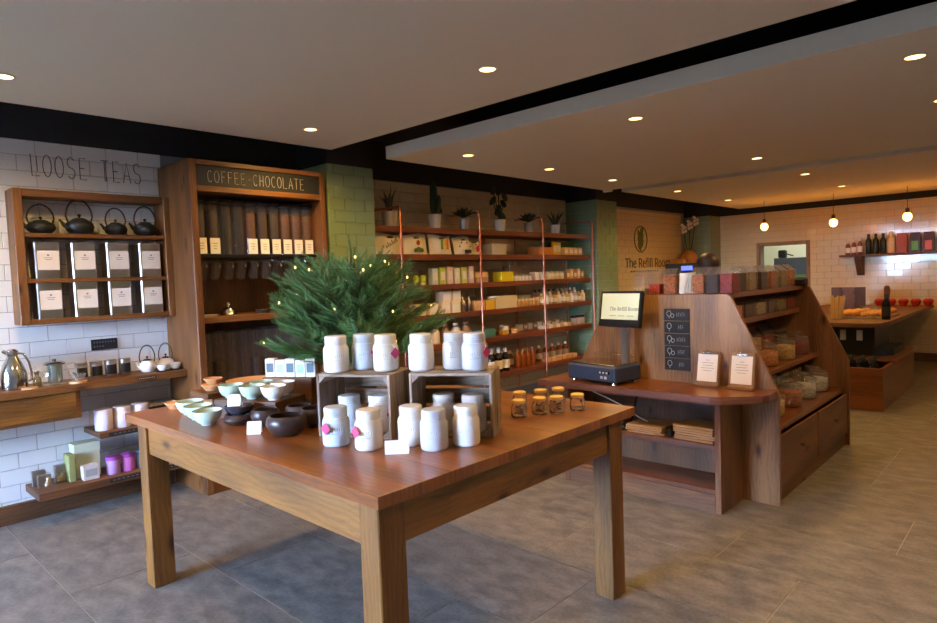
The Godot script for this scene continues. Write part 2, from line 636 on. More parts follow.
func shell() -> void:
	# floor: slabs of 1.19 x 0.61 in courses along x
	var s := S()
	span(s, -5.4, 3.2, -0.25, -0.0025, -14.2, 5.0, 0.0)
	var floor_ := struct("floor", s, mats.floor_joint, "pale grey stone slab floor with thin light joints")
	var zs := [4.6, 4.0, 3.39, 2.78, 2.17, 1.56, 0.95, 0.34, -0.27, -0.88, -1.505, -2.113, -2.737, -3.31, -3.92, -4.504, -5.06, -5.67, -6.28, -6.89, -7.5, -8.11, -8.72, -9.33, -9.94, -10.55, -11.16, -11.77, -12.02]
	var starts := [-3.7, -4.9, -4.5, -4.1, -4.5, -4.9, -4.5, -4.1, -4.5, -3.71, -3.31, -4.1, -4.5, -3.73, -4.2, -3.8, -4.53, -4.53, -4.1, -3.7, -4.5, -4.1, -3.7, -4.5, -4.1, -3.7, -4.5, -4.1]
	for r in zs.size() - 1:
		var z1: float = zs[r]
		var z0: float = zs[r + 1]
		var x: float = starts[r] - 1.19 * 2
		while x < 3.0:
			var a := maxf(x, -5.2)
			var b := minf(x + 1.19, 3.0)
			if b - a > 0.02:
				s = S()
				box(s, Vector3.ZERO, Vector3(b - a - 0.004, 0.012, z1 - z0 - 0.004), 0.0012, 0)
				part("slab", s, mats.floor_stone, floor_, Vector3((a + b) / 2, -0.006, (z0 + z1) / 2))
			x += 1.19
	# the long left wall: brick-bonded tiles below, black paint above
	s = S()
	span(s, -5.4, -5.206, -0.25, 3.2, -12.2, 5.0, 0.0)
	var wl := struct("wall_left", s, mats.grout, "long white tiled wall behind the teas and the copper shelves")
	tile_field(wl, Vector3(-5.2, 0, -0.45), Vector3(0, 0, -1), Vector3(1, 0, 0), 1.60, 0.12, 2.608, mats.white_tile, 0.203, 0.042, false)
	tile_field(wl, Vector3(-5.2, 0, 4.6), Vector3(0, 0, -1), Vector3(1, 0, 0), 5.05, 0.12, 2.608, mats.white_tile, 0.1, 0.042, true)
	tile_field(wl, Vector3(-5.2, 0, -3.75), Vector3(0, 0, -1), Vector3(1, 0, 0), 3.92, 2.075, 2.6, mats.cream_tile, 0.1, 0.042, false)
	tile_field(wl, Vector3(-5.2, 0, -3.75), Vector3(0, 0, -1), Vector3(1, 0, 0), 3.92, 0.1, 2.075, mats.cream_tile, 0.1, 0.042, true)
	tile_field(wl, Vector3(-5.2, 0, -8.2), Vector3(0, 0, -1), Vector3(1, 0, 0), 3.2, 0.1, 2.57, mats.cream_tile, 0.0, 0.042, true)
	s = S()
	span(s, -5.206, -5.19, 2.608, 3.0, -12.0, 4.6, 0.0)
	struct("trim_1", s, mats.black_paint, "black painted band above the wall tiles")
	# green tiled piers
	var piers := [[-3.27, -3.77, 2.6, "near"], [-7.65, -8.2, 2.57, "middle"], [-11.55, -12.0, 2.53, "far"]]
	for p in piers:
		s = S()
		span(s, -5.2, -4.706, 0.0, p[2], p[1], p[0], 0.0)
		var w := struct("wall_pier_" + p[3], s, mats.green_grout, "%s green tiled pier on the left wall" % p[3])
		tile_field(w, Vector3(-4.7, 0, p[0]), Vector3(0, 0, -1), Vector3(1, 0, 0), p[0] - p[1], 0.0, p[2], mats.green_tile, -0.06 if p[3] == "near" else 0.0, 0.055, p[3] != "near")
		tile_field(w, Vector3(-5.2, 0, p[0]), Vector3(1, 0, 0), Vector3(0, 0, 1), 0.5, 0.0, p[2], mats.green_tile, 0.05, 0.055, true, "side_tile")
		s = S()
		span(s, -5.2, -4.7, p[2], 3.0, p[1], p[0], 0.0)
		part("black_top", s, mats.black_paint, w)
	# back wall with a hatch to a lit room behind
	s = S()
	var hx0 := -3.98
	var hx1 := -3.22
	span(s, -5.4, hx0, -0.25, 3.2, -12.2, -12.006, 0.0)
	span(s, hx1, 3.2, -0.25, 3.2, -12.2, -12.006, 0.0)
	span(s, hx0, hx1, -0.25, 1.0, -12.2, -12.006, 0.0)
	span(s, hx0, hx1, 1.93, 3.2, -12.2, -12.006, 0.0)
	var wb := struct("wall_back", s, mats.grout, "cream tiled back wall with a serving hatch")
	tile_field(wb, Vector3(-4.7, 0, -12.0), Vector3(1, 0, 0), Vector3(0, 0, 1), 0.72, 0.12, 2.53, mats.cream_tile, 0.0, 0.042, true)
	tile_field(wb, Vector3(hx1, 0, -12.0), Vector3(1, 0, 0), Vector3(0, 0, 1), 6.2, 0.12, 2.53, mats.cream_tile, 0.05, 0.042, true, "plain_tile")
	tile_field(wb, Vector3(hx0, 0, -12.0), Vector3(1, 0, 0), Vector3(0, 0, 1), 0.76, 1.93, 2.53, mats.cream_tile, 0.09, 0.042, true, "upper_tile")
	s = S()
	span(s, -4.7, 3.0, 2.53, 3.0, -12.0, -11.985, 0.0)
	part("black_band", s, mats.black_paint, wb)
	s = S()
	span(s, hx0 - 0.06, hx0, 0.94, 1.99, -12.21, -11.97); span(s, hx1, hx1 + 0.06, 0.94, 1.99, -12.21, -11.97)
	span(s, hx0, hx1, 1.93, 1.99, -12.21, -11.97); span(s, hx0, hx1, 0.94, 1.0, -12.21, -11.97)
	struct("trim_2", s, wood("hatch_wood", rgb8(176, 140, 96), 0.5), "wooden lining of the serving hatch")
	s = S()   # room behind the hatch
	span(s, -5.4, -5.2, -0.25, 3.2, -14.2, -12.2, 0.0); span(s, -2.0, -1.8, -0.25, 3.2, -14.2, -12.2, 0.0)
	span(s, -5.4, -1.8, -0.25, 3.2, -14.4, -14.2, 0.0); span(s, -5.4, -1.8, 3.0, 3.2, -14.2, -12.2, 0.0)
	struct("wall_kitchen", s, mt("kitchen_white", rgb8(222, 224, 212), 0.8), "white walls of the kitchen behind the hatch")
	# right wall, and the shop front behind the camera with its windows and glazed door
	s = S()
	span(s, 3.0, 3.2, -0.25, 3.2, -12.2, 5.0, 0.0)
	struct("wall_right", s, mt("wall_paint", rgb8(206, 198, 184), 0.85), "plain painted right wall")
	s = S()
	span(s, -5.4, 3.2, 2.50, 3.2, 4.6, 4.8, 0.0); span(s, -5.4, 3.2, -0.25, 0.85, 4.6, 4.8, 0.0)
	for x in [[-5.4, -5.0], [-2.0, 3.2]]:
		span(s, x[0], x[1], 0.85, 2.5, 4.6, 4.8, 0.0)
	struct("wall_front", s, mats.wall_paint, "shop front wall with large windows")
	var k := 0
	for w in [[-5.0, -2.0]]:
		k += 1
		s = S()
		span(s, w[0], w[1], 0.85, 0.91, 4.66, 4.74); span(s, w[0], w[1], 2.44, 2.5, 4.66, 4.74)
		span(s, w[0], w[0] + 0.06, 0.91, 2.44, 4.66, 4.74); span(s, w[1] - 0.06, w[1], 0.91, 2.44, 4.66, 4.74)
		var mid: float = (w[0] + w[1]) / 2
		span(s, mid - 0.03, mid + 0.03, 0.91, 2.44, 4.66, 4.74)
		var wn := struct("window_%d" % k, s, mats.black_metal, "black framed shop window")
		for e in [[w[0] + 0.06, mid - 0.03], [mid + 0.03, w[1] - 0.06]]:
			s = S()
			span(s, e[0], e[1], 0.91, 2.44, 4.697, 4.703, 0.0)
			part("pane", s, mats.pane, wn)
	s = S()
	span(s, -5.2, -5.165, 0.0, 0.13, -2.0, 4.6, 0.004)
	struct("baseboard_left", s, mats.skirting_wood, "dark wooden skirting under the teas")
	s = S()
	span(s, -4.7, 3.0, 0.0, 0.13, -12.0, -11.96, 0.004)
	struct("baseboard_back", s, mats.skirting_wood, "dark wooden skirting of the back wall")

func downlight(at: Vector3, k: int, where: String, energy: float) -> void:
	var t := thing("ceiling_downlight", where, "downlight", at, 0, "ceiling downlights")
	var s := S()
	lathe(s, [Vector2(0.043, 0.0), Vector2(0.045, -0.004), Vector2(0.056, -0.004), Vector2(0.058, 0.0)], 24)
	part("rim", s, mt("rim_white", rgb8(210, 205, 195), 0.4), t)
	s = S()
	lathe(s, [Vector2(0.0, -0.002), Vector2(0.044, -0.002), Vector2(0.044, 0.0), Vector2(0.0, 0.0)], 24)
	part("lamp_lens", s, glow("lamp_lens", Color(1.0, 0.80, 0.52), 6.0), t)
	var l := SpotLight3D.new()
	l.name = "lamp"
	l.position = at + Vector3(0, -0.02, 0)
	l.rotation.x = -Q
	l.light_color = Color(1.0, 0.797, 0.465)
	l.light_energy = energy
	l.light_size = 0.04
	l.spot_angle = 82.0
	l.spot_angle_attenuation = 0.8
	l.spot_range = 20.0
	l.spot_attenuation = 2.0
	l.shadow_enabled = true
	add_child(l, true)

func ceilings() -> void:
	var s := S()
	span(s, -4.66, 3.0, 2.71, 2.83, -3.29, 4.6, 0.002)
	struct("ceiling", s, mats.ceiling_paint, "pale plaster ceiling over the front of the shop")
	s = S()
	span(s, -4.26, 3.0, 2.6, 2.707, -7.18, -3.57, 0.002)
	struct("ceiling_panel_middle", s, mats.ceiling_paint, "lowered plaster ceiling panel over the counter")
	s = S()
	span(s, -4.2, 3.0, 2.6, 2.707, -11.6, -7.47, 0.002)
	struct("ceiling_panel_far", s, mats.ceiling_paint, "lowered plaster ceiling panel at the back")
	s = S()
	span(s, -5.4, 3.2, 3.0, 3.2, -12.2, 5.0, 0.0)
	struct("ceiling_black", s, mats.black_paint, "black painted soffit above the ceiling panels")
	var spots := [
		[Vector3(-4.11, 2.71, -0.84), "downlight nearest the tea wall at the left edge"],
		[Vector3(-4.13, 2.71, -2.74), "downlight in the front ceiling above the coffee cabinet"],
		[Vector3(-2.35, 2.71, -2.73), "downlight in the front ceiling above the display table"],
		[Vector3(-2.35, 2.71, -0.30), "downlight in the front ceiling before the display table"],
		[Vector3(-0.5, 2.71, -2.73), "downlight in the front ceiling right of the display table"],
		[Vector3(-3.72, 2.6, -4.03), "downlight in the middle panel nearest the green pier"],
		[Vector3(-3.72, 2.6, -5.21), "second downlight of the row along the copper shelves"],
		[Vector3(-3.73, 2.6, -6.44), "third downlight of the row along the copper shelves"],
		[Vector3(-2.14, 2.6, -4.02), "downlight in the middle panel above the till"],
		[Vector3(-2.15, 2.6, -6.42), "downlight in the middle panel above the refill bins"],
		[Vector3(-0.56, 2.6, -4.01), "large bright downlight at the right edge of the photo"],
		[Vector3(-0.58, 2.6, -5.22), "downlight cut by the right edge of the photo"],
		[Vector3(-3.73, 2.6, -8.11), "downlight in the far panel before the tiled sign wall"],
		[Vector3(-2.16, 2.6, -8.03), "downlight in the far panel left of the pendant bulbs"],
		[Vector3(-2.17, 2.6, -9.73), "downlight in the far panel nearest the back wall shelf"],
		[Vector3(-3.75, 2.6, -9.91), "downlight in the far panel above the serving hatch"],
		[Vector3(-0.58, 2.6, -8.03), "downlight in the far panel outside the frame"]]
	var k := 0
	for a in spots:
		downlight(a[0], k, a[1], 1.85 if k < 5 else 0.98)
		k += 1
	var d := thing("smoke_detector", "small black detector with a green light in the dark ceiling slot", "detector", Vector3(-2.15, 3.0, -3.42))
	s = S()
	lathe(s, [Vector2(0, -0.05), Vector2(0.03, -0.05), Vector2(0.045, -0.02), Vector2(0.05, 0)], 16)
	part("housing", s, mats.black_metal, d)
	s = S()
	ball(s, Vector3(0, -0.054, 0.0), Vector3(0.012, 0.008, 0.012), 8, 6)
	part("signal_light", s, glow("green_led", Color(0.05, 1.0, 0.3), 3.0), d)
	d = thing("ceiling_camera", "small white camera hanging in the slot by the middle green pier", "camera", Vector3(-4.32, 2.70, -7.33))
	s = S()
	span(s, -0.06, 0.06, -0.1, 0.0, -0.03, 0.03, 0.008)
	part("housing", s, mats.white_glaze, d)
	s = S()
	tube(s, [Vector3(0, 0, 0), Vector3(0, 0.3, 0)], 0.012, 8)
	part("stem", s, mats.black_metal, d)

# ---------------------------------------------------------------- tea wall
func teapot(label: String, at: Vector3, turn: float, r: float, h: float, m: Material, lidm: Material, group := "") -> Node3D:
	var t := thing("teapot", label, "teapot", at, turn, group)
	var s := S()
	lathe(s, [Vector2(0, 0), Vector2(r * 0.62, 0), Vector2(r * 0.68, h * 0.06), Vector2(r * 0.92, h * 0.28), Vector2(r, h * 0.5), Vector2(r * 0.9, h * 0.78), Vector2(r * 0.62, h * 0.95), Vector2(r * 0.5, h)], 24)
	part("body", s, m, t)
	s = S()
	lathe(s, [Vector2(r * 0.52, h * 0.98), Vector2(r * 0.5, h * 1.04), Vector2(r * 0.3, h * 1.12), Vector2(0, h * 1.15)], 20)
	var lid := part("lid", s, lidm, t)
	s = S()
	lathe(s, [Vector2(r * 0.06, h * 1.12), Vector2(r * 0.07, h * 1.2), Vector2(r * 0.14, h * 1.26), Vector2(r * 0.12, h * 1.36), Vector2(0, h * 1.4)], 12)
	part("knob", s, lidm, lid)
	s = S()
	tube(s, [Vector3(-r * 0.82, h * 0.5, 0), Vector3(-r * 1.05, h * 0.62, 0), Vector3(-r * 1.22, h * 0.86, 0), Vector3(-r * 1.34, h * 0.98, 0)], [r * 0.2, r * 0.15, r * 0.1, r * 0.08], 10)
	part("spout", s, m, t)
	s = S()
	var p := [Vector3(-r * 0.78, h * 0.85, 0)] + arc(Vector3(0, h * 1.2, 0), Vector3(r * 0.9, 0, 0), Vector3(0, h * 1.15, 0), PI, 0, 16) + [Vector3(r * 0.78, h * 0.85, 0)]
	tube(s, p, r * 0.065, 8)
	part("handle", s, lidm, t)
	return t

func canister(label: String, at: Vector3, r: float, h: float, m: Material, lidm: Material, labm: Material, group: String) -> Node3D:
	var t := thing("canister", label, "canister", at, Q, group)
	var s := S()
	lathe(s, [Vector2(0, 0), Vector2(r * 0.96, 0), Vector2(r, 0.004), Vector2(r, h * 0.86), Vector2(r * 0.98, h * 0.87)], 24)
	part("body", s, m, t)
	s = S()
	lathe(s, [Vector2(r * 1.02, h * 0.8), Vector2(r * 1.02, h * 0.98), Vector2(r * 0.96, h), Vector2(0, h)], 24)
	part("lid", s, lidm, t)
	if labm:
		s = S()
		var a := []
		for i in 9:
			a.append(lerpf(-0.9, 0.9, i / 8.0))
		s.set_smooth_group(1)
		for i in 8:
			var p0 := Vector3(sin(a[i]), 0, cos(a[i])) * (r + 0.0012)
			var p1 := Vector3(sin(a[i + 1]), 0, cos(a[i + 1])) * (r + 0.0012)
			quad(s, p0 + Vector3(0, h * 0.14, 0), p1 + Vector3(0, h * 0.14, 0), p1 + Vector3(0, h * 0.72, 0), p0 + Vector3(0, h * 0.72, 0))
		part("label", s, labm, t)
	return t

func carton(label: String, at: Vector3, turn: float, z: Vector3, m: Material, group := "", called := "carton", band: Material = null) -> Node3D:
	var t := thing(called, label, "box", at, turn, group)
	var s := S()
	box(s, Vector3(0, z.y / 2, 0), z, 0.002)
	part("body", s, m, t)
	if band:
		s = S()
		box(s, Vector3(0, z.y * 0.5, z.z / 2 + 0.0006), Vector3(z.x * 0.72, z.y * 0.5, 0.0012), 0.0)
		part("label", s, band, t)
	return t

func tea_wall() -> void:
	# lettering painted on the tiles
	var s := S()
	var lt := thing("wall_lettering", "thin black hand lettering LOOSE TEAS on the white tiles", "lettering", Vector3(-5.192, 2.366, 0), Q)
	var at := 1.178
	for ch in "lOOSE tEAS":
		if ch != " ":
			s = S()
			strokes(s, ch, Vector3(at, 0, 0), 0.074, 0.152, 0.0028)
			part("letter", s, mats.ink, lt)
		at += 0.074
	# wall case with two shelves of tins and one of teapots
	var w: Material = mats.case_wood
	var c := thing("wall_case", "open wooden wall case holding iron teapots and tea tins", "shelf case", Vector3(-5.19, 0, 0))
	for a in [["side_panel", -1.02, -1.075, 1.345, 2.25], ["side_panel", -1.975, -2.02, 1.345, 2.25]]:
		s = S(); span(s, 0.0, 0.19, a[3], a[4], a[2], a[1]); part(a[0], s, w, c)
	for a in [["top_board", 2.2, 2.25], ["shelf", 1.93, 1.958], ["shelf", 1.622, 1.65], ["bottom_board", 1.345, 1.38]]:
		s = S(); span(s, 0.0, 0.186, a[1], a[2], -1.975, -1.075); part(a[0], s, w, c)
	var pz := [-1.19, -1.425, -1.66, -1.865]
	var pr := [0.088, 0.092, 0.076, 0.085]
	var ph := [0.085, 0.105, 0.085, 0.095]
	var words4 := ["wide flat iron teapot at the left end of the tea case", "tallest iron teapot, second from left in the tea case", "smallest iron teapot, third from left in the tea case", "iron teapot at the right end of the tea case"]
	for i in 4:
		teapot("black " + words4[i], Vector3(-5.085, 1.958, pz[i]), Q, pr[i], ph[i], mats.iron, mats.iron, "iron teapots in the tea case")
	# tins
	for row in 2:
		for i in 4:
			var t := thing("tea_tin", "silver tea tin with white label, %s from left on the case's %s shelf" % [ORD[i], ["upper", "lower"][row]], "tin", Vector3(-5.09, [1.65, 1.38][row], -1.20 - 0.222 * i), Q, "silver tea tins in the tea case")
			s = S()
			slab(s, rounded(0.158, 0.14, 0.022), 0.0, 0.205, true)
			part("body", s, mats.tin, t)
			s = S()
			slab(s, rounded(0.162, 0.144, 0.023), 0.202, 0.246, true)
			slab(s, rounded(0.15, 0.132, 0.02), 0.246, 0.25, true)
			part("lid", s, mats.tin, t)
			s = S()
			box(s, Vector3(0.004, 0.125, 0.0706), Vector3(0.128, 0.13, 0.001), 0.0)
			var lb := part("label", s, mats.paper, t)
			s = S()
			box(s, Vector3(0.004, 0.16, 0.0715), Vector3(0.012, 0.012, 0.0006), 0.0)
			for k in 2:
				box(s, Vector3(0.004, 0.142 - k * 0.012, 0.0715), Vector3(0.05 - k * 0.012, 0.0035, 0.0006), 0.0)
			part("print", s, mt("print_grey", rgb8(150, 152, 160), 0.8), lb)
	# long counter shelf with a drawer under it
	var sh := thing("tea_counter", "thick wooden wall counter with a drawer box below the tea case", "counter", Vector3(-5.19, 0, 0))
	s = S(); span(s, 0.0, 0.345, 0.885, 0.935, -2.018, 0.3, 0.005); part("top_board", s, mats.case_wood, sh)
	s = S(); span(s, 0.0, 0.315, 0.70, 0.885, -1.30, 0.2, 0.004); part("drawer_box", s, mats.case_wood, sh)
	s = S(); span(s, 0.315, 0.328, 0.722, 0.88, -1.272, -0.2, 0.003); var dr := part("drawer_front", s, mats.honey_wood, sh)
	s = S(); box(s, Vector3(0.333, 0.852, -1.02), Vector3(0.014, 0.028, 0.09), 0.006); part("finger_pull", s, mats.dark_board, dr)
	s = S(); span(s, 0.345, 0.35, 0.905, 0.922, -1.79, -1.66, 0.001); var et := part("label_strip", s, mats.slate, sh)
	s = S()
	for k in 9: box(s, Vector3(0.3506, 0.9135, -1.67 - k * 0.013), Vector3(0.0006, 0.005, 0.008), 0.0)
	part("print", s, mats.chalk_white, et)
	# goods on the counter
	vacuum_flask(Vector3(-4.985, 0.935, -0.955), "tall polished steel vacuum jug with loop handle on the tea counter")
	vacuum_flask(Vector3(-5.0, 0.935, -0.74), "steel vacuum jug cut by the left edge of the photo")
	var oil := thing("sample_bottle", "small dark glass sample bottle beside the steel vacuum jug", "bottle", Vector3(-4.95, 0.935, -1.075))
	s = S(); lathe(s, [Vector2(0, 0), Vector2(0.022, 0), Vector2(0.024, 0.004), Vector2(0.024, 0.055), Vector2(0.012, 0.072), Vector2(0.012, 0.085), Vector2(0, 0.085)], 16)
	part("body", s, glass("olive_glass", Color(0.5, 0.45, 0.25), 0.5), oil)
	s = S(); lathe(s, [Vector2(0.014, 0.083), Vector2(0.014, 0.105), Vector2(0, 0.105)], 12); part("cap", s, mats.steel, oil)
	# glass coffee press / tea maker with steel lid
	var tp := thing("glass_teapot", "glass teapot with steel lid and infuser on the tea counter", "teapot", Vector3(-4.98, 0.935, -1.185), Q)
	s = S(); lathe(s, [Vector2(0, 0.002), Vector2(0.072, 0.002), Vector2(0.082, 0.02), Vector2(0.086, 0.07), Vector2(0.07, 0.125), Vector2(0.058, 0.135)], 24); part("body", s, mats.green_glass, tp)
	s = S(); lathe(s, [Vector2(0, 0.01), Vector2(0.04, 0.01), Vector2(0.044, 0.04), Vector2(0.046, 0.13)], 20); part("infuser", s, mats.steel, tp)
	s = S(); lathe(s, [Vector2(0.064, 0.133), Vector2(0.066, 0.143), Vector2(0.05, 0.154), Vector2(0.012, 0.158), Vector2(0.014, 0.172), Vector2(0, 0.175)], 20); part("lid", s, mats.steel, tp)
	s = S(); tube(s, [Vector3(0.07, 0.125, 0), Vector3(0.12, 0.135, 0), Vector3(0.14, 0.09, 0), Vector3(0.125, 0.03, 0), Vector3(0.083, 0.025, 0)], 0.008, 8); part("handle", s, mats.green_glass, tp)
	s = S(); tube(s, [Vector3(-0.07, 0.06, 0), Vector3(-0.1, 0.1, 0), Vector3(-0.12, 0.13, 0)], [0.02, 0.012, 0.009], 8); part("spout", s, mats.green_glass, tp)
	var sc := thing("tea_bowl", "small clear glass bowl of tea tools beside the glass teapot", "bowl", Vector3(-4.9, 0.947, -1.30))
	s = S(); lathe(s, [Vector2(0, 0.0), Vector2(0.03, 0.0), Vector2(0.045, 0.03), Vector2(0.05, 0.05), Vector2(0.046, 0.05), Vector2(0.03, 0.006), Vector2(0, 0.006)], 18); part("body", s, mats.clear, sc)
	s = S()
	for k in 4: tube(s, [Vector3(-0.02 + 0.012 * k, 0.01, 0), Vector3(-0.03 + 0.02 * k, 0.06, 0.02)], 0.004, 6)
	part("spoon", s, mats.steel, sc)
	s = S(); lathe(s, [Vector2(0, 0), Vector2(0.055, 0), Vector2(0.055, 0.012), Vector2(0, 0.012)], 28)
	one("round_mat", s, mats.cork, "pale round cork mat under the glass bowl of tea tools", "mat", Vector3(-4.9, 0.935, -1.30))
	s = S(); lathe(s, [Vector2(0, 0), Vector2(0.045, 0), Vector2(0.045, 0.01), Vector2(0, 0.01)], 28)
	one("round_mat", s, mats.cork, "pale round cork mat in front of the steel vacuum jug", "mat", Vector3(-4.895, 0.935, -1.02))
	for i in 4:
		canister("black labelled steel tea caddy, %s from left on the tea counter" % ORD[i], Vector3(-5.06, 0.935, -1.365 - 0.095 * i), 0.040, 0.118, mats.tin, mats.tin, mats.slate, "black labelled tea caddies")
	teapot("white porcelain teapot with black handle, left of two on the tea counter", Vector3(-5.03, 0.935, -1.80), Q, 0.062, 0.085, mats.white_glaze, mats.iron)
	teapot("white porcelain teapot with black handle beside the coffee cabinet", Vector3(-5.07, 0.935, -1.95), Q, 0.058, 0.085, mats.white_glaze, mats.iron)
	for a in [[Vector3(-4.935, 0.943, -1.87), "white tea cup in front of the two white teapots"], [Vector3(-4.95, 0.943, -1.972), "white tea cup nearest the coffee cabinet"]]:
		var cup := thing("tea_cup", a[1], "cup", a[0], 0, "white tea cups")
		s = S(); lathe(s, [Vector2(0, 0), Vector2(0.022, 0), Vector2(0.036, 0.02), Vector2(0.042, 0.045), Vector2(0.039, 0.045), Vector2(0.032, 0.02), Vector2(0, 0.006)], 20); part("bowl", s, mats.white_glaze, cup)
		s = S(); lathe(s, [Vector2(0, -0.008), Vector2(0.05, -0.008), Vector2(0.052, 0.0), Vector2(0, 0.0)], 20); part("saucer", s, mats.iron, cup)
	var pq := thing("wall_plaque", "small black chalk plaque on the white tiles above the caddies", "plaque", Vector3(-5.19, 0, 0))
	s = S(); span(s, 0.0, 0.006, 1.12, 1.20, -1.652, -1.475, 0.001); part("board", s, mats.slate, pq)
	s = S()
	for k in 8: box(s, Vector3(0.0065, 1.178, -1.495 - k * 0.019), Vector3(0.0006, 0.012, 0.009), 0.0)
	for k in 4: box(s, Vector3(0.0065, 1.147, -1.495 - k * 0.019), Vector3(0.0006, 0.01, 0.01), 0.0)
	part("print", s, mt("chalk_dim", rgb8(110, 110, 112), 0.9), pq)
	# two low shelves
	for a in [[0.572, 0.04, -1.39, "short dark wooden wall shelf with white canisters"], [0.248, 0.052, -1.014, "long dark wooden wall shelf just above the skirting"]]:
		var b := thing("wall_shelf", a[3], "shelf", Vector3(-5.19, 0, 0))
		s = S(); span(s, 0.0, 0.35, a[0] - a[1], a[0], -2.016, a[2], 0.004); part("board", s, mats.dark_board if a[0] > 0.5 else mats.skirting_wood, b)
		s = S(); span(s, 0.35, 0.353, a[0] - 0.034, a[0] - 0.008, -2.0, a[2] - (0.06 if a[0] > 0.5 else 0.42), 0.0); var st := part("label_strip", s, mats.slate, b)
		s = S()
		for k in 16: box(s, Vector3(0.3535, a[0] - 0.02, a[2] - (0.1 if a[0] > 0.5 else 0.45) - k * 0.03), Vector3(0.0006, 0.006, 0.018), 0.0)
		part("print", s, mats.chalk_dim, st)
	var lav := mt("lavender_white", rgb8(222, 214, 232), 0.4)
	for i in 3:
		canister("white lavender canister, %s from left on the short wall shelf" % ORD[i], Vector3(-4.95, 0.572, -1.455 - 0.122 * i), 0.058, 0.15, lav, lav, null, "white canisters on the short wall shelf")
	var blk := mt("dark_tray", rgb8(40, 34, 34), 0.6)
	for i in 2:
		var tr := thing("chocolate_tray", "dark tray of wrapped chocolate, %s on the short wall shelf" % ["left one", "right one"][i], "tray", Vector3(-5.05, 0.572, -1.83 - 0.118 * i), Q, "chocolate trays")
		s = S(); box(s, Vector3(0, 0.05, 0), Vector3(0.115, 0.1, 0.12), 0.004); part("tray", s, blk, tr)
		s = S()
		for k in 6: box(s, Vector3(-0.035 + 0.035 * (k % 3), 0.104, -0.03 + 0.06 * (k / 3)), Vector3(0.028, 0.012, 0.05), 0.003)
		part("wrapper", s, mats.paper, tr)
	# bottom shelf: glass sweet boxes, pale green cartons, coloured canisters
	var pale := mt("pale_green_card", rgb8(206, 214, 186), 0.7)
	var i := 0
	for a in [[-5.08, -1.07, 0.10], [-5.0, -1.085, 0.085], [-5.05, -1.195, 0.12]]:
		var gx := thing("ribboned_cube", "clear box of sweets with ribbon, %s at the left end of the bottom shelf" % ORD[i], "gift box", Vector3(a[0], 0.248, a[1]), Q, "ribboned sweet boxes")
		s = S(); box(s, Vector3(0, a[2] / 2, 0), Vector3(0.075, a[2], 0.075), 0.002); part("clear_box", s, mats.acrylic, gx)
		s = S()
		for k in 12:
			ball(s, Vector3(rng.randf_range(-0.022, 0.022), 0.014 + 0.02 * (k / 4), rng.randf_range(-0.022, 0.022)), Vector3(0.012, 0.012, 0.012), 8, 6)
		part("sweets", s, mt("sweets", rgb8(214, 206, 170), 0.5), gx)
		s = S(); box(s, Vector3(0, a[2] / 2, 0), Vector3(0.078, a[2] + 0.002, 0.012), 0.001); part("ribbon", s, mats.tin, gx)
		i += 1
	carton("pale green carton lying on top of another, bottom shelf", Vector3(-5.07, 0.428, -1.355), Q, Vector3(0.165, 0.062, 0.13), pale, "pale green cartons")
	carton("tall pale green carton with a ribbon rosette, bottom shelf", Vector3(-5.07, 0.248, -1.355), Q, Vector3(0.155, 0.18, 0.13), pale, "pale green cartons")
	carton("slim olive carton standing left of the pale green cartons", Vector3(-5.02, 0.248, -1.245), Q, Vector3(0.04, 0.185, 0.12), mt("olive_card", rgb8(140, 146, 90), 0.7), "pale green cartons")
	carton("white patterned soap carton in front of the pale green cartons", Vector3(-4.945, 0.248, -1.345), Q, Vector3(0.10, 0.10, 0.07), mt("patterned_card", rgb8(206, 208, 206), 0.6), "pale green cartons", "carton", mt("pattern_print", rgb8(160, 170, 178), 0.7))
	var cols := [["lilac_tin", rgb8(178, 140, 204), "lilac"], ["pink_tin", rgb8(190, 104, 172), "pink"], ["sky_tin", rgb8(150, 196, 214), "pale blue"], ["violet_tin", rgb8(168, 150, 214), "violet"], ["blue_tin", rgb8(132, 150, 210), "blue"]]
	for k in 5:
		var cm := mt(cols[k][0], cols[k][1], 0.4)
		var lm := mt("magenta_lid", rgb8(150, 62, 150), 0.4) if k < 2 else mt("teal_lid", rgb8(96, 150, 172), 0.4)
		canister("%s canister with coloured lid on the bottom wall shelf" % cols[k][2], Vector3(-4.95, 0.248, -1.495 - 0.102 * k), 0.046, 0.125, cm, lm, null, "coloured canisters on the bottom shelf")

func vacuum_flask(at: Vector3, label: String) -> void:
	var t := thing("vacuum_jug", label, "jug", at, Q)
	var s := S(); lathe(s, [Vector2(0, 0), Vector2(0.068, 0), Vector2(0.076, 0.006), Vector2(0.078, 0.05), Vector2(0.072, 0.11), Vector2(0.052, 0.17), Vector2(0.034, 0.205), Vector2(0.028, 0.22)], 28)
	part("body", s, mats.steel, t)
	s = S(); lathe(s, [Vector2(0.029, 0.218), Vector2(0.036, 0.226), Vector2(0.036, 0.25), Vector2(0.02, 0.262), Vector2(0, 0.264)], 20)
	part("lid", s, mats.steel, t)
	s = S(); tube(s, [Vector3(-0.02, 0.235, 0), Vector3(-0.045, 0.25, 0), Vector3(-0.052, 0.256, 0)], [0.014, 0.011, 0.008], 8)
	part("spout", s, mats.steel, t)
	s = S(); tube(s, [Vector3(0.03, 0.235, 0), Vector3(0.062, 0.225, 0), Vector3(0.088, 0.17, 0), Vector3(0.1, 0.1, 0), Vector3(0.097, 0.05, 0), Vector3(0.074, 0.042, 0)], 0.007, 8)
	part("handle", s, mats.steel, t)
	s = S(); box(s, Vector3(0.03, 0.055, 0.073), Vector3(0.045, 0.018, 0.004), 0.001)
	part("name_plate", s, mats.slate, t)

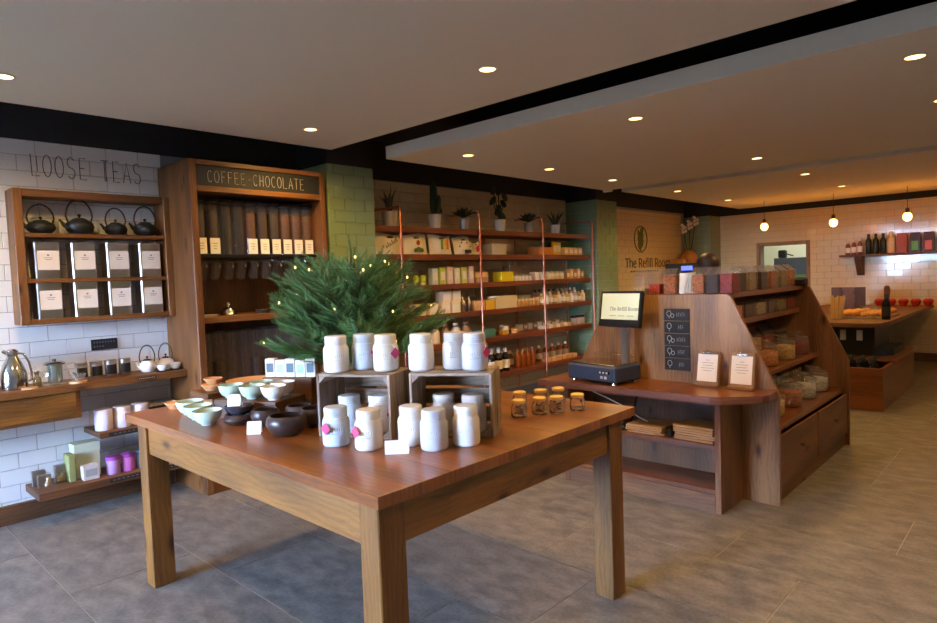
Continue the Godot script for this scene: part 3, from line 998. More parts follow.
# ---------------------------------------------------------------- coffee cabinet
func dispenser(label: String, at: Vector3, fill: Material, level: float, tall: float, lab: bool, group: String) -> void:
	var t := thing("gravity_dispenser", label, "dispenser", at, Q, group)
	var s := S()
	sleeve(s, rounded(0.098, 0.13, 0.044, 7), rounded(0.091, 0.123, 0.0405, 7), 0.0, tall)
	part("hopper", s, mats.hopper_plastic, t)
	if fill:
		s = S(); slab(s, rounded(0.086, 0.118, 0.038, 6), 0.01, tall * level, true)
		part("contents", s, fill, t)
	s = S(); slab(s, rounded(0.1, 0.134, 0.034, 5), tall, tall + 0.016, true)
	part("cap", s, mats.black_metal, t)
	if lab:
		s = S(); box(s, Vector3(0.0, 0.066, 0.0665), Vector3(0.078, 0.12, 0.001), 0.0)
		var l := part("label", s, mats.paper, t)
		s = S()
		for k in 3: box(s, Vector3(0, 0.085 - 0.02 * k, 0.0673), Vector3(0.04 - 0.008 * k, 0.005, 0.0005), 0.0)
		part("print", s, mats.print_grey, l)
	s = S(); slab(s, rounded(0.08, 0.1, 0.02, 3), -0.062, -0.0245, true); part("neck", s, mats.acrylic, t)
	s = S()
	X = Transform3D(Basis(Vector3.RIGHT, 0.45), Vector3(0, -0.125, 0.05))
	box(s, Vector3.ZERO, Vector3(0.062, 0.14, 0.06), 0.01)
	X = Transform3D()
	part("chute", s, mats.acrylic, t)
	s = S(); tube(s, [Vector3(0, -0.07, 0.05), Vector3(0, -0.075, 0.11), Vector3(0, -0.1, 0.125)], 0.007, 6); part("lever", s, mats.steel, t)

func coffee_cabinet() -> void:
	var w: Material = mats.cabinet_wood
	var c := thing("coffee_cabinet", "tall wooden cabinet of coffee dispensers with a black sign", "cabinet", Vector3(-5.19, 0, 0))
	var s := S(); span(s, 0, 0.563, 0, 2.495, -2.075, -2.02, 0.004); part("side_panel", s, w, c)
	s = S(); span(s, 0, 0.563, 0, 2.495, -3.185, -3.135, 0.004); part("side_panel", s, w, c)
	s = S(); span(s, 0.0, 0.02, 0, 2.45, -3.135, -2.075); part("back_panel", s, mats.dark_board, c)
	s = S(); span(s, 0.0, 0.563, 2.458, 2.495, -3.135, -2.075); part("top_board", s, w, c)
	s = S(); span(s, 0.0, 0.563, 2.262, 2.305, -3.135, -2.075); part("rail", s, w, c)
	s = S(); span(s, 0.52, 0.55, 2.305, 2.458, -3.135, -2.075); var sg := part("sign_board", s, mats.slate, c)
	s = S()
	X = Transform3D(Basis(Vector3.UP, Q), Vector3(0.551, 0, 0))
	strokes(s, "COFFEE.CHOCOLATE", Vector3(2.165, 2.336, 0), 0.0522, 0.086, 0.0024)
	X = Transform3D()
	part("lettering", s, mats.chalk, sg)
	s = S(); span(s, 0.02, 0.545, 1.282, 1.33, -3.135, -2.075); part("shelf", s, w, c)
	s = S(); span(s, 0.02, 0.545, 0.10, 0.15, -3.135, -2.075); part("bottom_board", s, w, c)
	s = S(); span(s, 0.50, 0.555, 0.0, 0.10, -3.135, -2.075); part("kick_board", s, w, c)
	for y in [1.79, 0.745]:
		s = S(); span(s, 0.02, 0.47, y - 0.012, y + 0.012, -3.135, -2.075, 0.002); part("dispenser_rail", s, mats.black_metal, c)
	var fills := [mats.beans, mats.beans, null, null, mats.cocoa, mats.beans, mats.beans, mats.cocoa, mats.cocoa, mats.cocoa]
	for i in 10:
		var f: Material = fills[i]
		dispenser("clear coffee dispenser, %s from left in the upper row of the cabinet" % ORD[i], Vector3(-4.80, 1.802, -2.135 - 0.104 * i), f, 0.82, 0.405, f != null, "upper coffee dispensers")
	for i in 10:
		dispenser("clear coffee dispenser, %s from left in the lower row of the cabinet" % ORD[i], Vector3(-4.80, 0.757, -2.135 - 0.104 * i), [null, mats.beans, null][i % 3], 0.5, 0.44, false, "lower coffee dispensers")
	var cl := thing("cloche", "small steel domed cover with knob on the cabinet shelf", "cover", Vector3(-4.75, 1.33, -2.32), 0)
	s = S(); lathe(s, [Vector2(0.066, 0), Vector2(0.066, 0.006), Vector2(0.06, 0.01), Vector2(0.054, 0.035), Vector2(0.034, 0.06), Vector2(0, 0.068)], 24); part("dome", s, mats.steel, cl)
	s = S(); lathe(s, [Vector2(0.01, 0.066), Vector2(0.008, 0.075), Vector2(0.016, 0.085), Vector2(0.012, 0.098), Vector2(0, 0.1)], 14); part("knob", s, mats.steel, cl)
	var bk := thing("sample_dish", "small dark dish of wrapped samples on the cabinet shelf", "dish", Vector3(-4.72, 1.33, -2.60), 0)
	s = S(); lathe(s, [Vector2(0, 0), Vector2(0.05, 0), Vector2(0.06, 0.03), Vector2(0.055, 0.03), Vector2(0.045, 0.006), Vector2(0, 0.006)], 18); part("dish", s, mats.dark_clay, bk)
	s = S()
	for k in 7: box(s, Vector3(0.03 * cos(k * 0.9), 0.02, 0.03 * sin(k * 0.9)), Vector3(0.02, 0.018, 0.02), 0.004)
	part("sample", s, mats.bark, bk)
	carton("thin pale booklet lying at the left end of the cabinet shelf", Vector3(-4.76, 1.33, -2.16), Q, Vector3(0.12, 0.014, 0.1), mt("booklet", rgb8(150, 140, 128), 0.6), "", "booklet")
	for i in 3:
		carton("%s dark carton from left on the floor of the coffee cabinet" % ORD[i], Vector3(-4.78, 0.15, -2.17 - 0.13 * i), Q, Vector3(0.1, 0.16, 0.1), mats.slate, "cartons at the foot of the cabinet", "carton", mats.paper)

# ---------------------------------------------------------------- alcove with copper shelves
func bottle(called: String, label: String, at: Vector3, r: float, h: float, m: Material, capm: Material, group: String, labm: Material = null, turn := Q) -> Node3D:
	var t := thing(called, label, "bottle", at, turn, group)
	var s := S()
	lathe(s, [Vector2(0, 0), Vector2(r * 0.94, 0), Vector2(r, 0.004), Vector2(r, h * 0.62), Vector2(r * 0.8, h * 0.72), Vector2(r * 0.42, h * 0.8), Vector2(r * 0.4, h * 0.86)], 14)
	part("body", s, m, t)
	s = S(); lathe(s, [Vector2(r * 0.46, h * 0.84), Vector2(r * 0.46, h * 0.985), Vector2(r * 0.4, h), Vector2(0, h)], 12)
	part("cap", s, capm, t)
	if labm:
		s = S(); lathe(s, [Vector2(r * 1.02, h * 0.15), Vector2(r * 1.02, h * 0.52)], 14)
		part("label", s, labm, t)
	return t

func small_jar(label: String, at: Vector3, r: float, h: float, m: Material, lidm: Material, group: String) -> Node3D:
	var t := thing("small_jar", label, "jar", at, Q, group)
	var s := S(); lathe(s, [Vector2(0, 0), Vector2(r * 0.95, 0), Vector2(r, 0.003), Vector2(r, h * 0.7), Vector2(r * 0.85, h * 0.78)], 14); part("body", s, m, t)
	s = S(); lathe(s, [Vector2(r * 0.92, h * 0.74), Vector2(r * 0.92, h), Vector2(0, h)], 14); part("lid", s, lidm, t)
	return t

func tote(label: String, at: Vector3, w: float, h: float, d: float, lean: float, m: Material) -> Node3D:
	var t := thing("tote_bag", label, "bag", at, Q, "canvas tote bags")
	var s := S()
	var n := 8
	for side in [1.0, -1.0]:
		s.set_smooth_group(1)
		for i in n:
			for j in n:
				var p := []
				for k in [[0, 0], [1, 0], [1, 1], [0, 1]]:
					var u: float = (i + k[0]) / float(n)
					var v: float = (j + k[1]) / float(n)
					var bulge := sin(PI * u) * (0.35 + 0.65 * sin(PI * clampf(v * 0.9 + 0.05, 0, 1)))
					var y: float = v * h + 0.012 * sin(u * 5.0 + at.z * 9.0) * v
					p.append(Vector3((u - 0.5) * w * (1.0 - 0.06 * sin(PI * v)), y, side * d * 0.5 * maxf(bulge, 0.1) - lean * v))
				if side > 0: quad(s, p[0], p[1], p[2], p[3])
				else: quad(s, p[1], p[0], p[3], p[2])
	part("body", s, m, t)
	s = S(); X = Transform3D(Basis.from_scale(Vector3(1, 1, 0.25)), Vector3(0, h * 0.82, d * 0.33 - lean * 0.82 + 0.008)); ball(s, Vector3.ZERO, Vector3(w * 0.14, h * 0.055, 0.02), 12, 6); X = Transform3D()
	part("handle_hole", s, mats.ink, t)
	return t

func plant(label: String, at: Vector3, kind: String, pr: float, ph: float, potm: Material) -> void:
	var t := thing("potted_plant", label, "plant", at, rng.randf() * TAU, "potted plants on the copper shelves")
	var s := S(); lathe(s, [Vector2(0, 0), Vector2(pr * 0.78, 0), Vector2(pr, ph), Vector2(pr * 0.9, ph), Vector2(pr * 0.86, ph * 0.86), Vector2(0, ph * 0.86)], 20); part("pot", s, potm, t)
	s = S(); lathe(s, [Vector2(pr * 0.86, ph * 0.88), Vector2(0, ph * 0.9)], 16); part("soil", s, mats.soil, t)
	if kind == "spiky":
		for k in 9:
			var a := TAU * k / 9 + rng.randf() * 0.4
			var out := Vector3(cos(a), 0, sin(a))
			var l := rng.randf_range(0.16, 0.26)
			var lean := rng.randf_range(0.25, 0.95)
			s = S(); tube(s, [out * 0.012 + Vector3(0, ph * 0.88, 0), out * l * lean * 0.4 + Vector3(0, ph + l * 0.55, 0), out * l * lean + Vector3(0, ph + l * 0.9, 0)], [0.013, 0.011, 0.001], 6); part("leaf", s, mats.leaf_grey, t)
	elif kind == "aloe":
		for k in 7:
			var a := TAU * k / 7 + rng.randf() * 0.4
			var out := Vector3(cos(a), 0, sin(a))
			var l := rng.randf_range(0.14, 0.2)
			s = S(); tube(s, [out * 0.012 + Vector3(0, ph * 0.88, 0), out * l * 0.35 + Vector3(0, ph + l * 0.5, 0), out * l * 0.75 + Vector3(0, ph + l * 0.95, 0)], [0.012, 0.014, 0.001], 6); part("leaf", s, mats.leaf_grey, t)
	elif kind == "cactus":
		for b in [[0.0, 0.0, 0.36, 0.045], [0.06, 0.3, 0.22, 0.032], [-0.07, -0.2, 0.20, 0.03], [0.11, 1.2, 0.13, 0.028]]:
			s = S(); var x: float = b[0]
			tube(s, [Vector3(x * 0.3, ph * 0.86, 0), Vector3(x, ph + b[2] * 0.35, x * b[1]), Vector3(x * 1.2, ph + b[2] * 0.8, x * b[1]), Vector3(x * 1.25, ph + b[2], x * b[1])], [b[3] * 0.5, b[3], b[3] * 0.9, 0.004], 8); part("stem", s, mats.leaf_dark, t)
	elif kind == "paddle":
		for k in 8:
			var a := 2.4 * k
			s = S(); var e := Vector3(cos(a) * (0.03 + 0.012 * k), ph + 0.05 + 0.045 * k, sin(a) * (0.03 + 0.012 * k))
			X = Transform3D(Basis(Vector3(sin(a), 0, -cos(a)).normalized(), -0.6), e)
			ball(s, Vector3.ZERO, Vector3(0.032, 0.06, 0.012), 10, 6)
			X = Transform3D()
			tube(s, [Vector3(0, ph * 0.86, 0), e], 0.007, 6); part("leaf", s, mats.leaf_dark, t)
	else:   # rosette
		for k in 16:
			var a := 2.4 * k
			var el := 0.2 + 0.07 * k
			var out := Vector3(cos(a), 0, sin(a))
			var l := 0.15 - 0.004 * k
			s = S(); tube(s, [Vector3(0, ph * 0.86 + 0.04, 0), out * l * 0.6 * cos(el) + Vector3(0, ph + 0.04 + l * 0.6 * sin(el), 0), out * l * cos(el) + Vector3(0, ph + 0.05 + l * sin(el), 0)], [0.008, 0.016, 0.001], 6); part("leaf", s, mats.leaf_dark, t)

func alcove() -> void:
	var tops := [2.085, 1.81, 1.495, 1.18, 0.865, 0.43]
	var thick := [0.055, 0.06, 0.055, 0.055, 0.06, 0.055]
	var sh := thing("copper_shelving", "long wall shelving of reddish boards on copper pipe uprights", "shelving")
	var s: SurfaceTool
	for i in 6:
		s = S(); span(s, -5.18, -4.755, tops[i] - thick[i], tops[i], -7.56, -3.80, 0.004); part("shelf_board", s, mats.shelf_wood, sh)
	for z in [-4.12, -5.28, -6.46, -7.60]:
		s = S(); tube(s, [Vector3(-4.74, 0.0, z), Vector3(-4.74, 2.25, z), Vector3(-4.745, 2.268, z), Vector3(-4.76, 2.275, z), Vector3(-5.185, 2.275, z)], 0.0115, 10); var p := part("upright", s, mats.copper, sh)
		for y in [2.255, 2.0, 1.72, 1.41]:
			s = S(); lathe(s, [Vector2(0.0115, 0), Vector2(0.016, 0), Vector2(0.016, 0.03), Vector2(0.0115, 0.03)], 10, Vector3(-4.74, y - 0.03, z)); part("coupling", s, mats.copper, p)
		s = S(); tube(s, [Vector3(-5.17, 0.0, z + 0.03), Vector3(-5.17, 2.07, z + 0.03)], 0.010, 8); part("rear_pipe", s, mats.copper, p)
	# plants on the top board
	plant("spiky aloe in a cream pot at the left end of the top copper shelf", Vector3(-4.93, 2.085, -4.15), "spiky", 0.085, 0.16, mats.cream_glaze)
	plant("tall dark cactus in a white pot, second plant on the top shelf", Vector3(-4.93, 2.085, -4.77), "cactus", 0.075, 0.16, mats.white_glaze)
	plant("bushy dark rosette plant in a silver pot on the top shelf", Vector3(-4.95, 2.085, -5.25), "rosette", 0.06, 0.13, mats.tin)
	plant("dark paddle cactus in a white pot, fourth plant on the top shelf", Vector3(-4.93, 2.085, -5.86), "paddle", 0.07, 0.15, mats.white_glaze)
	plant("bushy dark rosette plant in a grey pot, fifth on the top shelf", Vector3(-4.95, 2.085, -6.45), "rosette", 0.06, 0.13, mats.grey_glaze)
	plant("small aloe in a white pot at the right end of the top shelf", Vector3(-4.95, 2.085, -7.02), "aloe", 0.075, 0.13, mats.white_glaze)
	# second board: tote bags and books
	var y: float = tops[1]
	var t := tote("canvas tote bag with slanted handwriting, first from left", Vector3(-4.845, y, -4.05), 0.345, 0.208, 0.12, 0.03, mats.canvas)
	s = S(); X = Transform3D(Basis(Vector3.BACK, 0.45), Vector3(-0.07, 0.06, 0.05))
	for k in 6: tube(s, [Vector3(0.028 * k, 0.0, 0), Vector3(0.028 * k + 0.008, 0.03 + 0.02 * (k % 2), 0), Vector3(0.028 * k + 0.018, 0.0, 0)], 0.003, 5)
	X = Transform3D(); part("handwriting", s, mats.ink, t)
	t = tote("canvas tote bag printed with a strawberry plant, second from left", Vector3(-4.845, y, -4.40), 0.335, 0.208, 0.12, 0.03, mats.canvas)
	s = S(); ball(s, Vector3(0, 0.12, 0.047), Vector3(0.026, 0.028, 0.004), 10, 6); part("print", s, mt("print_red", rgb8(178, 62, 44), 0.8), t)
	s = S()
	for k in 5: ball(s, Vector3(-0.05 + 0.025 * k, 0.06 - 0.008 * absf(k - 2), 0.054), Vector3(0.018, 0.02, 0.004), 8, 6)
	part("print", s, mt("print_green", rgb8(84, 116, 46), 0.8), t)
	t = tote("canvas tote bag printed with a rainbow patch, third from left", Vector3(-4.845, y, -4.76), 0.335, 0.208, 0.12, 0.03, mats.canvas)
	var rain := [rgb8(120, 160, 90), rgb8(226, 200, 90), rgb8(226, 160, 80), rgb8(220, 110, 90)]
	for k in 4:
		s = S(); box(s, Vector3(-0.02 + 0.032 * k, 0.11, 0.048 - 0.005 * k), Vector3(0.032, 0.11, 0.006), 0.001); part("print", s, mt("rainbow_%d" % k, rain[k], 0.8), t)
	t = tote("spotted canvas bag with a black pocket, slumped on the shelf", Vector3(-4.845, y, -5.11), 0.28, 0.2, 0.12, 0.05, mats.canvas)
	s = S(); box(s, Vector3(0.03, 0.035, 0.05), Vector3(0.10, 0.04, 0.012), 0.003); part("pocket", s, mats.ink, t)
	s = S()
	for k in 7: ball(s, Vector3(-0.08 + 0.028 * k, 0.09 + 0.05 * sin(k * 2.1), 0.03), Vector3(0.009, 0.009, 0.006), 8, 6)
	part("spot", s, mats.ink, t)
	t = tote("small cream pouch printed with a red mark", Vector3(-4.86, y, -5.33), 0.15, 0.14, 0.06, 0.02, mats.canvas)
	s = S()
	for k in 5: ball(s, Vector3(0.008 + 0.018 * sin(k * 2.0), 0.05 + 0.012 * k, 0.03), Vector3(0.02, 0.014, 0.004), 8, 6)
	part("print", s, mt("print_bright_red", rgb8(214, 40, 34), 0.8), t)
	for k in 5:
		carton("pale folded towel, %s from the bottom of the stack on the second shelf" % ORD[k], Vector3(-4.92, y + 0.026 * k, -5.70), Q, Vector3(0.26, 0.0258, 0.2), mt("towel", rgb8(206, 194, 170), 0.9), "folded towels", "folded_towel")
	var oc := mt("orange_card", rgb8(200, 122, 52), 0.6)
	var yc := mt("yellow_card", rgb8(226, 176, 40), 0.6)
	var gc := mt("green_card", rgb8(36, 110, 58), 0.6)
	var pc := mt("peach_card", rgb8(222, 176, 120), 0.6)
	carton("low orange carton left of the yellow book on the second shelf", Vector3(-4.9, y, -6.62), Q, Vector3(0.34, 0.1, 0.16), oc)
	carton("yellow book standing on the second shelf", Vector3(-4.86, y, -6.87), Q, Vector3(0.10, 0.17, 0.03), yc, "", "book", mats.canvas)
	carton("yellow book leaning beside another on the second shelf", Vector3(-4.90, y, -7.0), Q + 0.1, Vector3(0.12, 0.17, 0.03), mt("yellow_pale", rgb8(222, 192, 96), 0.6), "", "book", mats.paper)
	carton("long green carton behind the peach cartons on the second shelf", Vector3(-5.0, y, -7.27), Q, Vector3(0.40, 0.19, 0.1), gc)
	for k in 4:
		carton("peach carton, %s from left before the long green carton" % ORD[k], Vector3(-4.87, y, -7.10 - 0.11 * k), Q, Vector3(0.1, 0.1, 0.08), pc, "peach cartons", "carton", mats.canvas)
	# third board
	y = tops[2]
	for k in 4:
		var b := thing("hand_brush", "wooden brush hanging under the second shelf, %s from left" % ORD[k], "brush", Vector3(-4.82, y, -3.93 - 0.09 * k), Q, "hanging brushes")
		s = S(); tube(s, [Vector3(0, 0.25, 0), Vector3(0, 0.12, 0)], 0.010, 8); part("handle", s, mats.canvas, b)
		s = S(); X = Transform3D(Basis.from_scale(Vector3(1, 1, 0.6)), Vector3(0, 0.09, 0)); ball(s, Vector3.ZERO, Vector3(0.032, 0.045, 0.03), 12, 8); X = Transform3D(); part("bristles", s, mt("bristle", rgb8(110, 74, 50), 0.9), b)
		s = S(); lathe(s, [Vector2(0, 0), Vector2(0.02, 0), Vector2(0.02, 0.05), Vector2(0, 0.05)], 10); part("stand", s, mats.dark_board, b)
	for k in 4:
		var lt := thing("lime_sponge", "lime green sponge ball, %s of four beside the bottles" % ORD[k], "sponge", Vector3(-4.86 - 0.05 * (k % 2), y, -4.40 - 0.05 * k), 0, "lime sponges")
		s = S(); ball(s, Vector3(0, 0.05 + 0.02 * (k % 2), 0), Vector3(0.035, 0.035 , 0.035), 12, 8); part("ball", s, mt("lime", rgb8(190, 206, 60), 0.7), lt)
		s = S(); lathe(s, [Vector2(0, 0), Vector2(0.028, 0), Vector2(0.022, 0.035 + 0.02 * (k % 2)), Vector2(0, 0.035 + 0.02 * (k % 2))], 12); part("stand", s, mats.canvas, lt)
	var bc := [["pale blue", rgb8(190, 208, 204)], ["lime green", rgb8(186, 200, 70)], ["pale pink", rgb8(226, 196, 190)], ["off white", rgb8(216, 212, 190)], ["yellow green", rgb8(196, 204, 96)], ["lilac", rgb8(214, 190, 200)]]
	for k in 6:
		carton("%s upright refill pouch in the row on the third shelf" % bc[k][0], Vector3(-4.87, y, -4.66 - 0.112 * k), Q, Vector3(0.082, 0.17 + 0.008 * (k % 3), 0.07), mt("pouch_%d" % k, bc[k][1], 0.5), "upright pouches on the third shelf", "refill_pouch", mt("pouch_label", rgb8(228, 222, 204), 0.7))
	carton("cream carton right of the lilac pouch on the third shelf", Vector3(-4.9, y + 0.06, -5.40), Q, Vector3(0.22, 0.06, 0.12), pc)
	carton("brown carton under the cream one on the third shelf", Vector3(-4.9, y, -5.40), Q, Vector3(0.2, 0.06, 0.14), mats.brown_paper)
	carton("bright yellow carton on the third shelf", Vector3(-4.88, y, -5.83), Q, Vector3(0.22, 0.115, 0.14), mt("bright_yellow", rgb8(228, 206, 30), 0.5))
	carton("brown paper carton behind small jars on the third shelf", Vector3(-5.02, y, -6.16), Q, Vector3(0.2, 0.19, 0.12), mats.brown_paper)
	for k in 5:
		small_jar("small white jar, %s of five before the brown carton" % ORD[k], Vector3(-4.83, y, -6.0 - 0.07 * k), 0.026, 0.08, mats.white_glaze, mats.tin, "small white jars on the third shelf")
	for k in 2:
		carton("white cube carton, %s of two on the third shelf" % ["left", "right"][k], Vector3(-4.86, y, -6.42 - 0.12 * k), Q, Vector3(0.09, 0.1, 0.09), mats.paper, "white cube cartons")
	for k in 4:
		small_jar("round cream jar, %s from left at the right half of the third shelf" % ORD[k], Vector3(-4.85, y, -6.68 - 0.1 * k), 0.044, 0.10, mats.cream_glaze, mats.grey_glaze, "round cream jars")
	for k in 5:
		carton("kraft carton, %s from left at the right end of the third shelf" % ORD[k], Vector3(-4.86, y, -7.12 - 0.085 * k), Q, Vector3(0.075, 0.10 + 0.03 * (k % 2), 0.07), pc if k % 2 else mats.brown_paper, "kraft cartons at the right end", "carton", mats.canvas)
	# fourth board
	y = tops[3]
	for a in [[-4.60, 0.0, "second from left in the lower layer"], [-4.78, 0.0, "third from left in the lower layer"], [-4.94, 0.0, "rightmost in the lower layer"], [-4.80, 0.118, "left of the two stacked on others"], [-4.95, 0.118, "right of the two stacked on others"], [-4.42, 0.0, "leftmost behind the fir tree"]]:
		carton("white tub on the fourth shelf, " + a[2], Vector3(-4.87, y + a[1], a[0]), Q, Vector3(0.125, 0.118, 0.12), mats.canvas, "white tubs on the fourth shelf", "tub", mats.paper)
	for k in 2:
		bottle("steel_bottle", "slim steel bottle, %s of two on the fourth shelf" % ["left", "right"][k], Vector3(-4.85, y, -5.08 - 0.1 * k), 0.034, 0.16, mats.tin, mats.tin, "steel bottles")
	for k in 2:
		carton("yellow carton, %s of two on the fourth shelf" % ["left", "right"][k], Vector3(-4.88, y, -5.32 - 0.18 * k), Q, Vector3(0.16, 0.11, 0.14), yc if k else pc, "yellow cartons")
	carton("long cream carton at the middle of the fourth shelf", Vector3(-4.87, y, -5.78), Q, Vector3(0.38, 0.145, 0.15), mt("cream_card", rgb8(226, 208, 166), 0.6))
	for k in 6:
		small_jar("amber jar with pale lid, %s from left on the fourth shelf" % ORD[k], Vector3(-4.84, y, -6.04 - 0.075 * k), 0.033, 0.09, mt("amber", rgb8(206, 160, 90), 0.3), mats.canvas, "amber jars on the fourth shelf")
	for k in 11:
		bottle("spice_bottle", "small spice bottle, %s from left in the front row of the fourth shelf" % ORD[k], Vector3(-4.82, y, -6.50 - 0.094 * k), 0.034, 0.14 + 0.01 * (k % 3), [mats.amber, mats.canvas, mats.grey_glaze][k % 3], [mats.paper, mats.tin][k % 2], "spice bottles in front", mats.paper)
	for k in 10:
		bottle("spice_bottle", "spice bottle, %s from left in the back row of the fourth shelf" % ORD[k], Vector3(-4.94, y, -6.52 - 0.1 * k), 0.036, 0.19, [mats.brown_paper, mats.amber][k % 2], mats.ink if k < 5 else mats.paper, "spice bottles behind", mats.paper)
	for k in 7:
		small_jar("low pale tub, %s from left behind the amber jars" % ORD[k], Vector3(-4.95, y, -6.0 - 0.066 * k), 0.030, 0.13, mats.canvas, mats.paper, "low pale tubs")
	# fifth board
	y = tops[4]
	for k in 4:
		var pb := thing("paper_sack", "small brown paper sack, %s from left on the fifth shelf" % ORD[k], "sack", Vector3(-4.87, y, -4.65 - 0.16 * k), Q, "small paper sacks")
		s = S(); X = Transform3D(Basis.from_scale(Vector3(0.13, 0.2, 0.09)), Vector3.ZERO)
		lathe(s, [Vector2(0, 0), Vector2(0.46, 0), Vector2(0.5, 0.1), Vector2(0.46, 0.6), Vector2(0.2, 0.82), Vector2(0.3, 1.0), Vector2(0.24, 1.0), Vector2(0.15, 0.84), Vector2(0, 0.8)], 12); X = Transform3D()
		part("sack", s, mats.brown_paper if k % 2 else mats.canvas, pb)
		s = S(); lathe(s, [Vector2(0.024, 0.158), Vector2(0.027, 0.164), Vector2(0.024, 0.17)], 10); part("tie", s, mats.ink, pb)
	for k in 6:
		carton("soap bar, %s from left in the heap on the fifth shelf" % ORD[k], Vector3(-4.86 - 0.07 * (k % 2), y + (0.05 if k > 3 else 0.0), -5.78 - 0.1 * (k % 4)), Q + 0.3 * k, Vector3(0.1, 0.048, 0.065), [yc, mats.paper, pc][k % 3], "soap bars in a heap", "soap_bar")
	for k in 8:
		carton("pale soap bar, %s from left along the fifth shelf" % ORD[k], Vector3(-4.85, y, -6.52 - 0.085 * k), Q, Vector3(0.07, 0.045, 0.06), pc if k % 2 else mats.paper, "pale soap bars in a row", "soap_bar")
	for k in 3:
		small_jar("dark lidded jar, %s at the right end of the fifth shelf" % ORD[k], Vector3(-4.87, y, -7.28 - 0.1 * k), 0.042, 0.12, mats.grey_glaze, mats.ink, "dark lidded jars")
	carton("teal carton behind the grey jar on the fifth shelf", Vector3(-4.86, y, -5.42), Q, Vector3(0.26, 0.09, 0.14), mt("teal_card", rgb8(70, 130, 126), 0.6))
	for k in 10:
		carton("pale wrapped bar, %s from left in the back row of the fifth shelf" % ORD[k], Vector3(-5.0, y, -6.25 - 0.1 * k), Q, Vector3(0.085, 0.08, 0.06), [mats.canvas, mats.brown_paper][k % 2], "wrapped bars behind", "wrapped_bar", mats.paper)
	# sixth board
	y = tops[5]
	for k in 6:
		bottle("dark_bottle", "dark glass bottle with white cap, %s of the group on the sixth shelf" % ORD[k], Vector3(-4.85 - 0.1 * (k / 3), y, -5.52 - 0.13 * (k % 3)), 0.05, 0.27, mt("dark_glass", rgb8(20, 18, 20), 0.15), mats.paper, "dark bottles on the sixth shelf", mats.canvas)
	for k in 4:
		bottle("amber_bottle", "amber bottle, %s from left on the sixth shelf" % ORD[k], Vector3(-4.86, y, -6.02 - 0.1 * k), 0.04, 0.22, mt("amber_deep", rgb8(150, 78, 30), 0.25), mt("copper_cap", rgb8(170, 100, 60), 0.4), "amber bottles on the sixth shelf")
	for k in 6:
		carton("cream soap bar, %s from left in the front row of the sixth shelf" % ORD[k], Vector3(-4.86, y, -6.62 - 0.12 * k), Q, Vector3(0.1, 0.05, 0.08), pc, "cream soap bars", "soap_bar")
	for k in 9:
		bottle("amber_bottle", "amber bottle, %s from left in the back row of the sixth shelf" % ORD[k], Vector3(-5.0, y, -6.05 - 0.15 * k), 0.042, 0.2, mats.amber_deep, mats.canvas, "amber bottles behind", mats.canvas)

# ---------------------------------------------------------------- the display table and what stands on it
const TOP := 0.895

func jar_parts(t: Node3D, m: Material, tagged: int) -> void:
	var s := S()
	lathe(s, [Vector2(0, 0), Vector2(0.046, 0), Vector2(0.053, 0.005), Vector2(0.055, 0.014), Vector2(0.055, 0.095), Vector2(0.053, 0.106), Vector2(0.046, 0.117), Vector2(0.045, 0.121)], 28)
	var b := part("body", s, m, t)
	s = S()   # raised band of lettering-like relief on the front
	for k in 7:
		var ang := (k - 3) * 0.16
		ball(s, Vector3(sin(ang) * 0.0545, 0.072 - 0.0015 * absf(k - 3), cos(ang) * 0.0545), Vector3(0.003, 0.009, 0.0018), 6, 6)
	for k in 11:
		var ang := (k - 5) * 0.1
		ball(s, Vector3(sin(ang) * 0.0545, 0.052, cos(ang) * 0.0545), Vector3(0.004, 0.0022, 0.0015), 6, 4)
	part("relief", s, m, b)
	s = S()
	lathe(s, [Vector2(0.044, 0.119), Vector2(0.047, 0.121), Vector2(0.047, 0.1265), Vector2(0.0455, 0.128), Vector2(0.047, 0.1295), Vector2(0.047, 0.135), Vector2(0.0455, 0.1365), Vector2(0.047, 0.138), Vector2(0.047, 0.1515), Vector2(0.044, 0.156), Vector2(0, 0.157)], 28)
	part("lid", s, m, t)
	if tagged:
		s = S()
		X = Transform3D(Basis(Vector3.UP, tagged * 0.75) * Basis(Vector3.BACK, 0.75), Vector3(tagged * 0.043, 0.078, 0.048))
		box(s, Vector3.ZERO, Vector3(0.036, 0.036, 0.0014), 0.0)
		X = Transform3D()
		var g := part("tag", s, mats.pink_tag, t)
		s = S()
		tube(s, arc(Vector3(0, 0.116, 0), Vector3(0.0475, 0, 0), Vector3(0, 0, 0.0475), 0, TAU, 20), 0.0012, 5)
		tube(s, [Vector3(tagged * 0.03, 0.116, 0.038), Vector3(tagged * 0.043, 0.1, 0.049)], 0.0012, 5)
		part("string", s, mats.paper, g)

